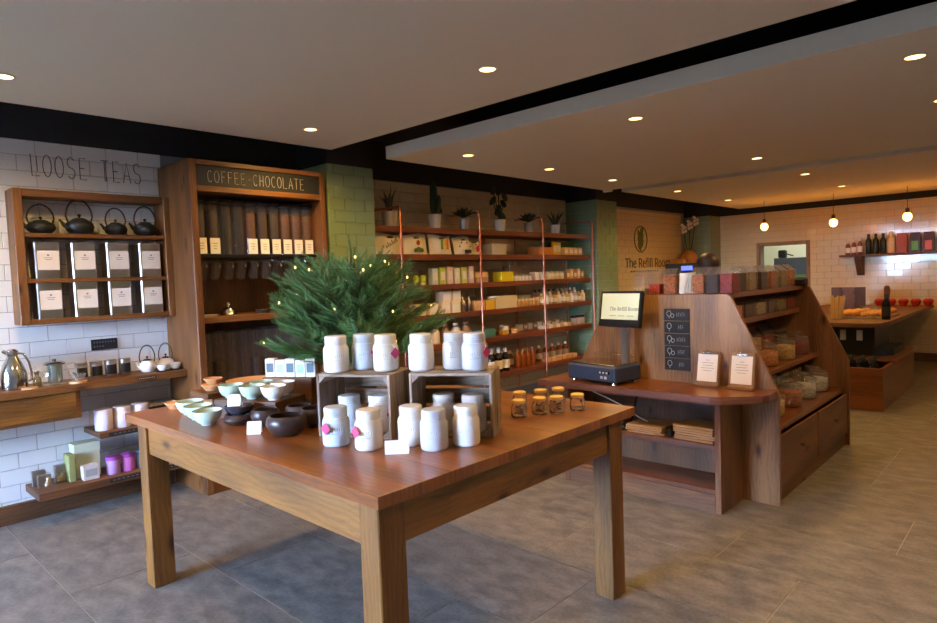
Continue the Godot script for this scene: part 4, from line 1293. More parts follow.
func bowl(called: String, label: String, at: Vector3, r: float, h: float, m: Material, group := "", lip := 0.0) -> void:
	var t := thing(called, label, "bowl", at, 0, group)
	var s := S()
	if lip > 0.0:    # pinched-in rim
		lathe(s, [Vector2(0, 0), Vector2(r * 0.5, 0), Vector2(r * 0.86, h * 0.25), Vector2(r, h * 0.58), Vector2(r * 0.95, h * 0.85), Vector2(r * 0.84, h), Vector2(r * 0.78, h * 0.98), Vector2(r * 0.88, h * 0.7), Vector2(r * 0.8, h * 0.3), Vector2(0, h * 0.12)], 28)
	else:
		lathe(s, [Vector2(0, 0), Vector2(r * 0.42, 0), Vector2(r * 0.46, h * 0.08), Vector2(r * 0.74, h * 0.26), Vector2(r * 0.9, h * 0.55), Vector2(r * 0.98, h * 0.86), Vector2(r, h), Vector2(r * 0.96, h), Vector2(r * 0.86, h * 0.55), Vector2(r * 0.68, h * 0.3), Vector2(r * 0.3, h * 0.14), Vector2(0, h * 0.12)], 28)
	part("body", s, m, t)
	s = S()
	lathe(s, [Vector2(r * 0.4, 0.0), Vector2(r * 0.46, 0.0), Vector2(r * 0.46, h * 0.07), Vector2(r * 0.4, h * 0.07)], 20)
	part("foot", s, m, t)

func card(label: String, at: Vector3, turn: float, w: float, h: float) -> void:
	var t := thing("price_card", label, "card", at, turn, "white price cards")
	var s := S()
	X = Transform3D(Basis(Vector3.RIGHT, -0.35), Vector3.ZERO)
	box(s, Vector3(0, h / 2, 0), Vector3(w, h, 0.0016), 0.0)
	X = Transform3D()
	part("front", s, mats.paper, t)
	s = S()
	X = Transform3D(Basis(Vector3.RIGHT, 0.35), Vector3(0, 0, -h * 0.686))
	box(s, Vector3(0, h / 2, 0), Vector3(w, h, 0.0016), 0.0)
	X = Transform3D()
	part("back", s, mats.paper, t)

func crate(label: String, at: Vector3, turn: float) -> void:   # lies on its side, open to the front
	var t := thing("wooden_crate", label, "crate", at, turn, "grey crates on the table")
	var w: Material = mats.crate_wood
	var s: SurfaceTool
	for x in [-0.168, 0.168]:      # side slats: the crate's end boards, upright planks
		for k in 3:
			s = S(); box(s, Vector3(x, 0.135, -0.035 - 0.074 * k), Vector3(0.012, 0.27, 0.068), 0.002); part("side_slat", s, w, t)
	for k in 3:
		s = S(); box(s, Vector3(0, 0.264, -0.035 - 0.074 * k), Vector3(0.324, 0.012, 0.068), 0.002); part("top_slat", s, w, t)
		s = S(); box(s, Vector3(0, 0.006, -0.035 - 0.074 * k), Vector3(0.324, 0.012, 0.068), 0.002); part("bottom_slat", s, w, t)
	for k in 3:
		s = S(); box(s, Vector3(0, 0.055 + 0.08 * k, -0.229), Vector3(0.348, 0.068, 0.010), 0.002); part("back_slat", s, w, t)
	for sx in [-1, 1]:
		for y in [0.0, 1.0]:
			s = S()      # triangular corner blocks
			var y0 := 0.012 if y == 0.0 else 0.258
			var d := 1.0 if y == 0.0 else -1.0
			prism(s, [Vector2(sx * 0.162, y0), Vector2(sx * 0.132, y0), Vector2(sx * 0.162, y0 + d * 0.03)], -0.222, -0.004)
			part("corner_block", s, w, t)

func jam_jar(label: String, at: Vector3) -> void:
	var t := thing("jam_jar", label, "jar", at, rng.randf() * TAU, "gold lidded jam jars")
	var s := S()
	lathe(s, [Vector2(0, 0.0005), Vector2(0.032, 0.0005), Vector2(0.037, 0.006), Vector2(0.038, 0.03), Vector2(0.036, 0.05), Vector2(0.029, 0.062), Vector2(0.028, 0.07), Vector2(0.025, 0.07), Vector2(0.026, 0.061), Vector2(0.0325, 0.049), Vector2(0.0345, 0.03), Vector2(0.0335, 0.009), Vector2(0.028, 0.005), Vector2(0, 0.006)], 12)
	part("glass_body", s, mats.jar_glass, t)
	s = S()
	lathe(s, [Vector2(0.031, 0.064), Vector2(0.032, 0.067), Vector2(0.032, 0.078), Vector2(0.029, 0.081), Vector2(0, 0.0795)], 20)
	part("lid", s, mats.gold, t)

func fir_tree(at: Vector3) -> void:
	var t := thing("fir_tree", "small bushy fir tree with fairy lights behind the crates", "tree", at)
	var r := RandomNumberGenerator.new()
	r.seed = 77
	var bark := mt("fir_bark", rgb8(92, 70, 50), 0.9)
	var s := S()
	lathe(s, [Vector2(0, 0), Vector2(0.10, 0), Vector2(0.125, 0.15), Vector2(0.115, 0.15), Vector2(0.11, 0.13), Vector2(0, 0.13)], 24)
	part("pot", s, mats.dark_clay, t)
	s = S()
	tube(s, [Vector3(0, 0.1, 0), Vector3(0.005, 0.35, 0), Vector3(0, 0.74, 0.005), Vector3(0.0, 0.84, 0.0)], [0.018, 0.014, 0.006, 0.003], 8)
	part("trunk", s, bark, t)
	# one sprig: a twig with needles all round, pointing along +y, 0.11 long
	s = S()
	tube(s, [Vector3.ZERO, Vector3(0, 0.11, 0)], [0.0022, 0.001], 5)
	for k in 66:
		var v := k / 66.0
		var a := k * 2.39996
		var out := Vector3(cos(a), 0, sin(a))
		var l := 0.026 * (1.0 - 0.35 * v)
		var p := Vector3(0, 0.006 + 0.104 * v, 0)
		var e := p + (out * 0.82 + Vector3.UP * (0.55 + 0.4 * v)).normalized() * l
		var side := out.cross(Vector3.UP).normalized() * 0.0013
		var mid := p.lerp(e, 0.5)
		s.set_smooth_group(-1)
		quad(s, p, mid + side, e, mid - side)
	s.generate_normals()
	var sprig := s.commit()
	var places := []
	var lights := []
	var branches := 66
	for i in branches:
		var f := i / float(branches - 1)
		var y0 := lerpf(0.17, 0.66, pow(f, 0.85))
		var a := i * 2.39996 + r.randf_range(-0.25, 0.25)
		var l := lerpf(0.47, 0.17, pow(f, 1.6)) * r.randf_range(0.82, 1.1)
		var rise := lerpf(0.06, 0.5, f) + r.randf_range(-0.08, 0.12)
		var out := Vector3(cos(a), 0, sin(a))
		var pts := []
		for k in 7:
			var u := k / 6.0
			pts.append(Vector3(0, y0, 0) + out * l * u + Vector3(0, l * (rise * u + 0.18 * u * u), 0))
		s = S()
		tube(s, pts, [0.007, 0.006, 0.005, 0.0045, 0.004, 0.003, 0.002], 6)
		part("branch", s, bark, t)
		var dir: Vector3 = (pts[6] - pts[4]).normalized()
		places.append([pts[6] - dir * 0.03, dir])
		var n := int(l / 0.034)
		for k in n:
			var u := lerpf(0.22, 0.97, k / float(n))
			var p: Vector3 = pts[int(u * 6)].lerp(pts[mini(6, int(u * 6) + 1)], fmod(u * 6, 1.0))
			for sg in [-1.0, 1.0]:
				var sd: Vector3 = out.cross(Vector3.UP).normalized() * sg
				var d2: Vector3 = (dir * 0.75 + sd * r.randf_range(0.55, 0.95) + Vector3(0, r.randf_range(-0.15, 0.4), 0)).normalized()
				places.append([p, d2])
				if l > 0.24 and k % 2 == 0 and u < 0.85:
					places.append([p + d2 * 0.07, (d2 + dir * 0.6 + Vector3(0, r.randf_range(-0.2, 0.3), 0)).normalized()])
			if k % 3 == 1:
				places.append([p, (dir + Vector3(0, 1.0, 0)).normalized()])
		if i % 3 == 0:
			lights.append(pts[6] + out * 0.03 + Vector3(0, 0.02, 0))
		if i % 5 == 0:
			lights.append(pts[3] + out.cross(Vector3.UP) * 0.05 + Vector3(0, 0.03, 0))
	for k in 5:
		places.append([Vector3(0, 0.64 + 0.045 * k, 0), Vector3(0.25 * cos(k * 2.4), 1, 0.25 * sin(k * 2.4)).normalized()])
	var mm := MultiMesh.new()
	mm.transform_format = MultiMesh.TRANSFORM_3D
	mm.use_colors = true
	mm.mesh = sprig
	mm.instance_count = places.size()
	for i in places.size():
		var d: Vector3 = places[i][1]
		var side := d.cross(Vector3(0.31, 0.2, 0.93)).normalized()
		var b := Basis(side, d, side.cross(d)) * Basis(Vector3.UP, r.randf() * TAU)
		mm.set_instance_transform(i, Transform3D(b.scaled(Vector3.ONE * r.randf_range(0.85, 1.15)), places[i][0]))
		var g := r.randf_range(0.7, 1.15)
		mm.set_instance_color(i, Color(0.075 * g, 0.19 * g, 0.055 * g))
	var nd := MultiMeshInstance3D.new()
	nd.name = "needles"
	nd.multimesh = mm
	var nm := mt("fir_needle", Color.WHITE, 0.45)
	nm.vertex_color_use_as_albedo = true
	nm.backlight_enabled = true
	nm.backlight = Color(0.05, 0.12, 0.03)
	nd.material_override = nm
	nd.set_meta("kind", "stuff")
	t.add_child(nd)
	var lt := thing("fairy_lights", "string of tiny warm fairy lights wound through the fir tree", "string lights", at)
	s = S()
	tube(s, lights, 0.0012, 5)
	part("wire", s, mt("green_wire", rgb8(30, 60, 30), 0.6), lt)
	for p in lights:
		s = S(); ball(s, p, Vector3(0.0045, 0.0065, 0.0045), 8, 6)
		part("bulb", s, glow("fairy_bulb", Color(1.0, 0.82, 0.5), 6.0), lt)

func display_table() -> void:
	var t := thing("display_table", "large wooden table with thick legs in the middle of the shop", "table")
	var s := S()
	for k in 5:      # boards of the top, run along x
		var z1 := -1.178 - k * 0.3184
		s = S(); span(s, -3.655, -1.512, TOP - 0.042, TOP, z1 - 0.3180, z1, 0.0012, 0); part("top_board", s, mats.table_top, t)
	for a in [[-3.516, -3.418, -1.189], [-1.629, -1.531, -1.189], [-1.629, -1.531, -2.562], [-3.516, -3.418, -2.562]]:
		s = S(); span(s, a[0], a[1], 0, TOP - 0.042, a[2] - 0.112, a[2], 0.004); part("leg", s, mats.honey_wood, t)
	for a in [[-3.418, -1.629, -1.235, -1.205], [-3.418, -1.629, -2.66, -2.63]]:
		s = S(); span(s, a[0], a[1], TOP - 0.19, TOP - 0.042, a[2], a[3], 0.003); part("apron", s, mats.honey_wood, t)
	for a in [[-1.575, -1.545], [-3.50, -3.47]]:
		s = S(); span(s, a[0], a[1], TOP - 0.19, TOP - 0.042, -2.562, -1.301, 0.003); part("apron", s, mats.honey_wood, t)
	crate("grey slatted crate lying open, left of two on the table", Vector3(-2.17, TOP, -1.582), deg_to_rad(24))
	crate("grey slatted crate lying open, right of two on the table", Vector3(-1.823, TOP, -1.815), deg_to_rad(32))
	# ceramic jars
	var J := [
		[Vector3(-2.145, TOP, -1.475), "blue_glaze", -1, "pale blue ceramic jar standing before the left crate"],
		[Vector3(-1.985, TOP, -1.515), "cream_glaze", -1, "cream ceramic jar before the left crate"],
		[Vector3(-2.255, TOP + 0.0125, -1.625), "blue_glaze", 0, "pale blue ceramic jar inside the left crate"],
		[Vector3(-2.14, TOP + 0.0125, -1.70), "white_glaze", 1, "white ceramic jar inside the left crate"],
		[Vector3(-1.895, TOP, -1.66), "white_glaze", 0, "white ceramic jar before the left end of the right crate"],
		[Vector3(-1.770, TOP, -1.665), "lilac_grey_glaze", 0, "bluish grey ceramic jar before the right crate"],
		[Vector3(-1.925, TOP + 0.0125, -1.875), "grey_glaze", 0, "grey ceramic jar inside the right crate, left"],
		[Vector3(-1.805, TOP + 0.0125, -1.93), "grey_glaze", 0, "grey ceramic jar inside the right crate, right"],
		[Vector3(-1.712, TOP, -1.785), "white_glaze", 0, "white ceramic jar before the right end of the right crate"],
		[Vector3(-2.30, TOP + 0.2705, -1.60), "white_glaze", 0, "white ceramic jar on top of the left crate"],
		[Vector3(-2.252, TOP + 0.2705, -1.715), "blue_glaze", 1, "pale blue ceramic jar on top of the left crate"],
		[Vector3(-2.127, TOP + 0.2705, -1.735), "cream_glaze", 1, "cream ceramic jar with a pink tag on top of the left crate"],
		[Vector3(-1.995, TOP + 0.2705, -1.82), "white_glaze", 0, "white ceramic jar on top of the right crate"],
		[Vector3(-1.90, TOP + 0.2705, -1.93), "grey_glaze", 0, "beige grey ceramic jar on top of the right crate"],
		[Vector3(-1.79, TOP + 0.2705, -1.935), "lilac_grey_glaze", 1, "lilac grey ceramic jar with a tag on top of the right crate"]]
	for a in J:
		var p: Vector3 = a[0]
		var o := thing("ceramic_jar", a[3], "jar", p, atan2(-p.x, -p.z) + rng.randf_range(-0.3, 0.3), "ceramic jars on the table")
		jar_parts(o, mats[a[1]], a[2])
	# gold lidded jars, right end of the table
	var G := [[-1.845, -2.285], [-1.80, -2.385], [-1.75, -2.455], [-1.70, -2.555], [-1.975, -2.455], [-1.92, -2.555], [-1.875, -2.645]]
	var gl := ["first from left in the front row", "second from left in the front row", "third from left in the front row", "nearest the till in the front row", "first from left in the back row", "second from left in the back row", "third from left in the back row"]
	for i in 7:
		jam_jar("small faceted glass jar with gold lid, " + gl[i], Vector3(G[i][0], TOP, G[i][1]))
	# bowls at the left end
	for i in 3:
		bowl("mint_bowl", "pale mint bowl, %s from the front at the table's left end" % ORD[i], Vector3(-2.985 - 0.165 * i, TOP, -1.325 - 0.028 * i), 0.068, 0.07, mats.mint_glaze, "mint bowls in a row")
	bowl("clay_bowl", "dark brown clay bowl under a blue black one", Vector3(-2.865, TOP, -1.425), 0.075, 0.05, mats.dark_clay, "", 1.0)
	bowl("blue_black_bowl", "blue black glazed bowl stacked in a brown clay bowl", Vector3(-2.865, TOP + 0.045, -1.425), 0.068, 0.045, mats.dark_blue_glaze)
	bowl("clay_bowl", "largest dark clay bowl at the front of the table", Vector3(-2.475, TOP, -1.445), 0.088, 0.088, mats.dark_clay, "dark clay bowls", 1.0)
	bowl("clay_bowl", "dark clay bowl beside the blue black bowl", Vector3(-2.73, TOP, -1.485), 0.066, 0.078, mats.dark_clay, "dark clay bowls", 1.0)
	bowl("clay_bowl", "dark clay bowl behind the two brown ones", Vector3(-2.66, TOP, -1.625), 0.068, 0.08, mats.dark_clay, "dark clay bowls", 1.0)
	bowl("clay_bowl", "dark clay bowl beside the left crate", Vector3(-2.515, TOP, -1.615), 0.07, 0.085, mats.dark_clay, "dark clay bowls", 1.0)
	# raised blocks carrying pale bowls and dishes
	s = S(); span(s, -0.19, 0.19, 0.0, 0.092, -0.12, 0.12, 0.003)
	one("riser_block", s, mats.dark_board, "dark wooden riser block under the pale bowls", "riser", Vector3(-2.975, TOP, -1.595), deg_to_rad(22))
	var R := TOP + 0.092
	bowl("mint_bowl", "mint bowl at the left end of the raised block", Vector3(-3.09, R, -1.50), 0.063, 0.066, mats.mint_glaze, "pale bowls on the riser")
	bowl("mint_bowl", "mint bowl second on the raised block", Vector3(-2.965, R, -1.55), 0.065, 0.066, mats.mint_glaze, "pale bowls on the riser")
	bowl("white_bowl", "white bowl at the right end of the raised block", Vector3(-2.84, R, -1.595), 0.062, 0.068, mats.white_glaze, "pale bowls on the riser")
	bowl("white_bowl", "white bowl in the back row of the raised block", Vector3(-2.92, R, -1.695), 0.062, 0.068, mats.white_glaze, "pale bowls on the riser")
	bowl("mint_bowl", "mint bowl in the back row of the raised block", Vector3(-3.05, R, -1.645), 0.062, 0.066, mats.mint_glaze, "pale bowls on the riser")
	s = S(); span(s, -0.11, 0.11, 0.0, 0.085, -0.22, 0.22, 0.003)
	one("riser_block", s, mats.dark_board, "dark wooden riser block under the orange dishes", "riser", Vector3(-3.45, TOP, -1.71), 0)
	var D := TOP + 0.085
	var bd := [[Vector3(-3.55, TOP, -1.40), 0.072, 0.7, "orange wooden dish at the very left end of the table"], [Vector3(-3.44, TOP, -1.42), 0.055, 0.7, "small orange wooden dish behind the mint bowls"], [Vector3(-3.45, D, -1.57), 0.075, 0.8, "orange wooden dish at the front of the riser"], [Vector3(-3.45, D, -1.78), 0.105, 1.25, "long orange wooden platter at the back of the riser"], [Vector3(-3.45, D + 0.034, -1.575), 0.062, 0.8, "smaller orange dish stacked on another at the riser's front"]]
	for a in bd:
		var o := thing("wooden_dish", a[3], "dish", a[0], 0, "orange wooden dishes")
		s = S(); X = Transform3D(Basis.from_scale(Vector3(0.9, 1, a[2])), Vector3.ZERO)
		lathe(s, [Vector2(0, 0), Vector2(a[1] * 0.6, 0), Vector2(a[1], 0.03), Vector2(a[1] * 0.95, 0.034), Vector2(a[1] * 0.6, 0.01), Vector2(0, 0.008)], 22); X = Transform3D()
		part("dish", s, mats.bark, o)
	# brown glazed ornaments and soap cartons before the tree
	for k in 9:
		var a := k * 0.7
		var o := thing("pine_cone", "glossy brown pine cone, %s of the heap beside the crate" % ORD[k], "pine cone", Vector3(-2.655 + 0.066 * (k % 3), TOP + 0.06, -1.755 - 0.066 * (k / 3)), a, "pine cones in a heap")
		s = S(); lathe(s, [Vector2(0, 0), Vector2(0.014, 0.004), Vector2(0.024, 0.02), Vector2(0.02, 0.045), Vector2(0.008, 0.066), Vector2(0, 0.07)], 12); part("core", s, mats.dark_clay, o)
		s = S()
		for j in 24:
			var v := j / 24.0
			var b := j * 2.4
			var rr := lerpf(0.025, 0.008, v)
			ball(s, Vector3(cos(b) * rr, 0.008 + 0.055 * v, sin(b) * rr), Vector3(0.0075, 0.004, 0.0075), 6, 4)
		part("scales", s, mt("cone_brown", rgb8(92, 48, 36), 0.25), o)
	s = S(); span(s, -0.10, 0.10, 0, 0.06, -0.10, 0.09, 0.003)
	one("riser_block", s, mats.dark_board, "low dark riser block under the pine cones", "riser", Vector3(-2.59, TOP, -1.82), 0)
	s = S(); span(s, -0.15, 0.15, 0, 0.15, -0.05, 0.05, 0.003)
	one("soap_stand", s, mats.dark_board, "dark wooden stand under the white soap cartons", "stand", Vector3(-3.10, TOP, -1.855), deg_to_rad(28))
	for k in 5:
		var u := -0.12 + 0.062 * k
		carton("small cream soap carton with green print, %s from left on the dark stand" % ORD[k], Vector3(-3.10 + u * cos(deg_to_rad(28)), TOP + 0.15, -1.855 - u * sin(deg_to_rad(28))), deg_to_rad(28) + 0.12, Vector3(0.055, 0.10 - 0.008 * (k % 2), 0.045), mt("soap_card", rgb8(236, 226, 204), 0.7), "white soap cartons", "soap_carton", mt("soap_print", rgb8(176, 200, 170), 0.7) if k % 2 else mt("soap_print_dark", rgb8(96, 112, 122), 0.7))
	card("white price card before the dark clay bowls", Vector3(-2.60, TOP, -1.355), deg_to_rad(48), 0.062, 0.058)
	card("white price card before the cream jar and left crate", Vector3(-1.83, TOP, -1.525), deg_to_rad(45), 0.092, 0.052)
	card("white price card leaning over the blue black bowl", Vector3(-2.865, TOP + 0.087, -1.40), deg_to_rad(50), 0.06, 0.058)
	card("white price card before the stacked orange dishes", Vector3(-3.325, TOP, -1.47), deg_to_rad(45), 0.055, 0.06)
	s = S(); box(s, Vector3(0, 0.006, 0), Vector3(0.2, 0.012, 0.09), 0.004)
	one("red_cloth", s, mats.red_cloth, "folded red cloth showing behind the left crate", "cloth", Vector3(-2.30, TOP, -1.86), deg_to_rad(24))
	fir_tree(Vector3(-2.86, TOP, -2.12))

# ---------------------------------------------------------------- till counter and refill bin unit
func counter_unit() -> void:
	var w: Material = mats.counter_wood
	var u := thing("refill_bin_unit", "wooden refill unit with sloped end panels and drawers", "bin unit")
	var s: SurfaceTool
	var prof := [Vector2(-2.87, 0), Vector2(-1.316, 0), Vector2(-1.316, 0.72), Vector2(-1.325, 0.75), Vector2(-1.615, 1.362), Vector2(-1.64, 1.378), Vector2(-2.50, 1.378), Vector2(-2.53, 1.36), Vector2(-2.86, 0.75), Vector2(-2.87, 0.72)]
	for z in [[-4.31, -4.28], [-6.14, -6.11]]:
		s = S(); prism(s, prof, z[0], z[1]); part("end_panel", s, mats.lit_panel_wood if z[0] > -5.0 else w, u)  # same wood on both ends; the near one has its brighter light in the colour
	# stepped shelves on the right side, facing +x
	for a in [["lower_shelf", -1.36, -1.85, 0.452, 0.49], ["middle_shelf", -1.555, -2.0, 0.752, 0.79], ["upper_shelf", -1.70, -2.2, 1.14, 1.18]]:
		s = S(); span(s, a[2], a[1], a[3], a[4], -6.11, -4.31, 0.003); part(a[0], s, mats.counter_red, u)
	s = S(); span(s, -2.52, -1.66, 1.345, 1.378, -6.11, -4.31, 0.002); part("top_board", s, mats.counter_red, u)
	for a in [[-1.85, -1.82, 0.0, 0.752], [-2.0, -1.97, 0.79, 1.14], [-2.2, -2.17, 1.18, 1.345]]:
		s = S(); span(s, a[0], a[1], a[2], a[3], -6.11, -4.31, 0.0); part("back_board", s, mats.dark_board, u)
	s = S(); span(s, -1.85, -1.345, 0.0, 0.10, -6.11, -4.31, 0.0); part("plinth", s, w, u)
	for k in 2:
		var z0 := -4.33 - 0.895 * k
		s = S(); span(s, -1.345, -1.328, 0.11, 0.445, z0 - 0.87, z0, 0.003, 2); var d := part("drawer_front", s, w, u)
		s = S(); X = Transform3D(Basis(Vector3.BACK, -Q), Vector3(-1.328, 0.30, z0 - 0.45)); lathe(s, [Vector2(0.008, 0), Vector2(0.009, 0.01), Vector2(0.018, 0.018), Vector2(0.016, 0.026), Vector2(0, 0.028)], 14); X = Transform3D()
		part("knob", s, mats.dark_board, d)
	s = S(); span(s, -2.84, -2.52, 0.0, 0.72, -6.11, -4.31, 0.0); part("left_carcass", s, mats.dark_board, u)
	# till counter in front of the near end panel
	var c := thing("till_counter", "low wooden till counter with an open shelf below", "counter")
	s = S(); slab(s, [Vector2(-2.93, -3.875), Vector2(-1.60, -3.875), Vector2(-1.53, -3.89), Vector2(-1.345, -4.06), Vector2(-1.325, -4.12), Vector2(-1.325, -4.279), Vector2(-2.93, -4.279)], 0.707, 0.755); part("worktop", s, mats.counter_red, c)
	s = S(); span(s, -1.588, -1.548, 0, 0.707, -4.279, -3.91, 0.003); part("side_panel", s, w, c)
	s = S(); span(s, -2.724, -2.684, 0, 0.707, -4.279, -3.91, 0.003); part("side_panel", s, w, c)
	s = S(); span(s, -2.684, -1.588, 0.0, 0.707, -4.279, -4.255, 0.0, 1); part("back_panel", s, w, c)
	s = S(); span(s, -2.684, -1.588, 0.397, 0.435, -4.255, -3.925, 0.003); part("shelf", s, mats.counter_red, c)
	s = S(); span(s, -2.684, -1.588, 0.112, 0.15, -4.255, -3.918, 0.003); part("shelf", s, mats.counter_red, c)
	s = S(); span(s, -2.684, -1.588, 0.0, 0.125, -3.935, -3.912, 0.003); part("kick_board", s, w, c)

func bin_(label: String, at: Vector3, turn: float, z: Vector3, fill: Material, level: float, group: String) -> void:
	var t := thing("refill_bin", label, "bin", at, turn, group)
	var s := S()
	var h := z.y
	var f := h * 0.72      # the front is lower than the back: a slanted flap closes it
	var keep := [Vector2(-z.z / 2, 0), Vector2(z.z / 2, 0), Vector2(z.z / 2, f), Vector2(z.z * 0.05, h), Vector2(-z.z / 2, h)]
	X = Transform3D(Basis(Vector3.UP, -Q), Vector3.ZERO)      # outline x -> local z
	prism(s, keep, -z.x / 2, z.x / 2)
	X = Transform3D()
	part("clear_body", s, mats.acrylic, t)
	s = S()
	var l := h * level
	box(s, Vector3(0, l / 2 + 0.003, -0.002), Vector3(z.x - 0.010, l, z.z - 0.014), 0.004)
	for k in 10:
		ball(s, Vector3(rng.randf_range(-0.3, 0.3) * z.x, l, rng.randf_range(-0.3, 0.3) * z.z), Vector3(z.x * 0.14, 0.006, z.z * 0.14), 6, 4)
	part("contents", s, fill, t)
	s = S()
	X = Transform3D(Basis(Vector3.RIGHT, atan2(h - f, z.z * 0.45)), Vector3(0, (f + h) / 2 + 0.004, z.z * 0.275))
	box(s, Vector3.ZERO, Vector3(z.x + 0.004, 0.004, sqrt(pow(h - f, 2) + pow(z.z * 0.45, 2))), 0.001)
	box(s, Vector3(0, 0.006, z.z * 0.22), Vector3(z.x * 0.5, 0.01, 0.008), 0.002)
	X = Transform3D()
	part("flap", s, mats.acrylic, t)

func glass_jar(label: String, at: Vector3, r: float, h: float, fill: Material, level: float, group: String) -> void:
	var t := thing("storage_jar", label, "jar", at, Q, group)
	var s := S(); lathe(s, [Vector2(0, 0.001), Vector2(r * 0.92, 0.001), Vector2(r, 0.01), Vector2(r, h * 0.82), Vector2(r * 0.94, h * 0.86)], 24); part("glass_body", s, mats.clear, t)
	s = S(); lathe(s, [Vector2(0, 0.006), Vector2(r * 0.88, 0.006), Vector2(r * 0.95, 0.014), Vector2(r * 0.95, h * level), Vector2(r * 0.5, h * level + 0.008), Vector2(0, h * level + 0.01)], 20); part("contents", s, fill, t)
	s = S()
	X = Transform3D(Basis(Vector3.RIGHT, 0.35), Vector3(0, h * 0.9, 0))
	lathe(s, [Vector2(r * 0.9, -0.006), Vector2(r * 1.0, 0.0), Vector2(r * 0.95, 0.012), Vector2(0, 0.018)], 24)
	lathe(s, [Vector2(0.01, 0.015), Vector2(0.02, 0.03), Vector2(0.016, 0.038), Vector2(0, 0.04)], 12)
	X = Transform3D()
	part("lid", s, mats.clear, t)
	s = S(); tube(s, arc(Vector3(0, h * 0.85, 0), Vector3(r * 0.97, 0, 0), Vector3(0, 0, r * 0.97), 0, TAU, 22), 0.0025, 5); part("wire_clip", s, mats.steel, t)

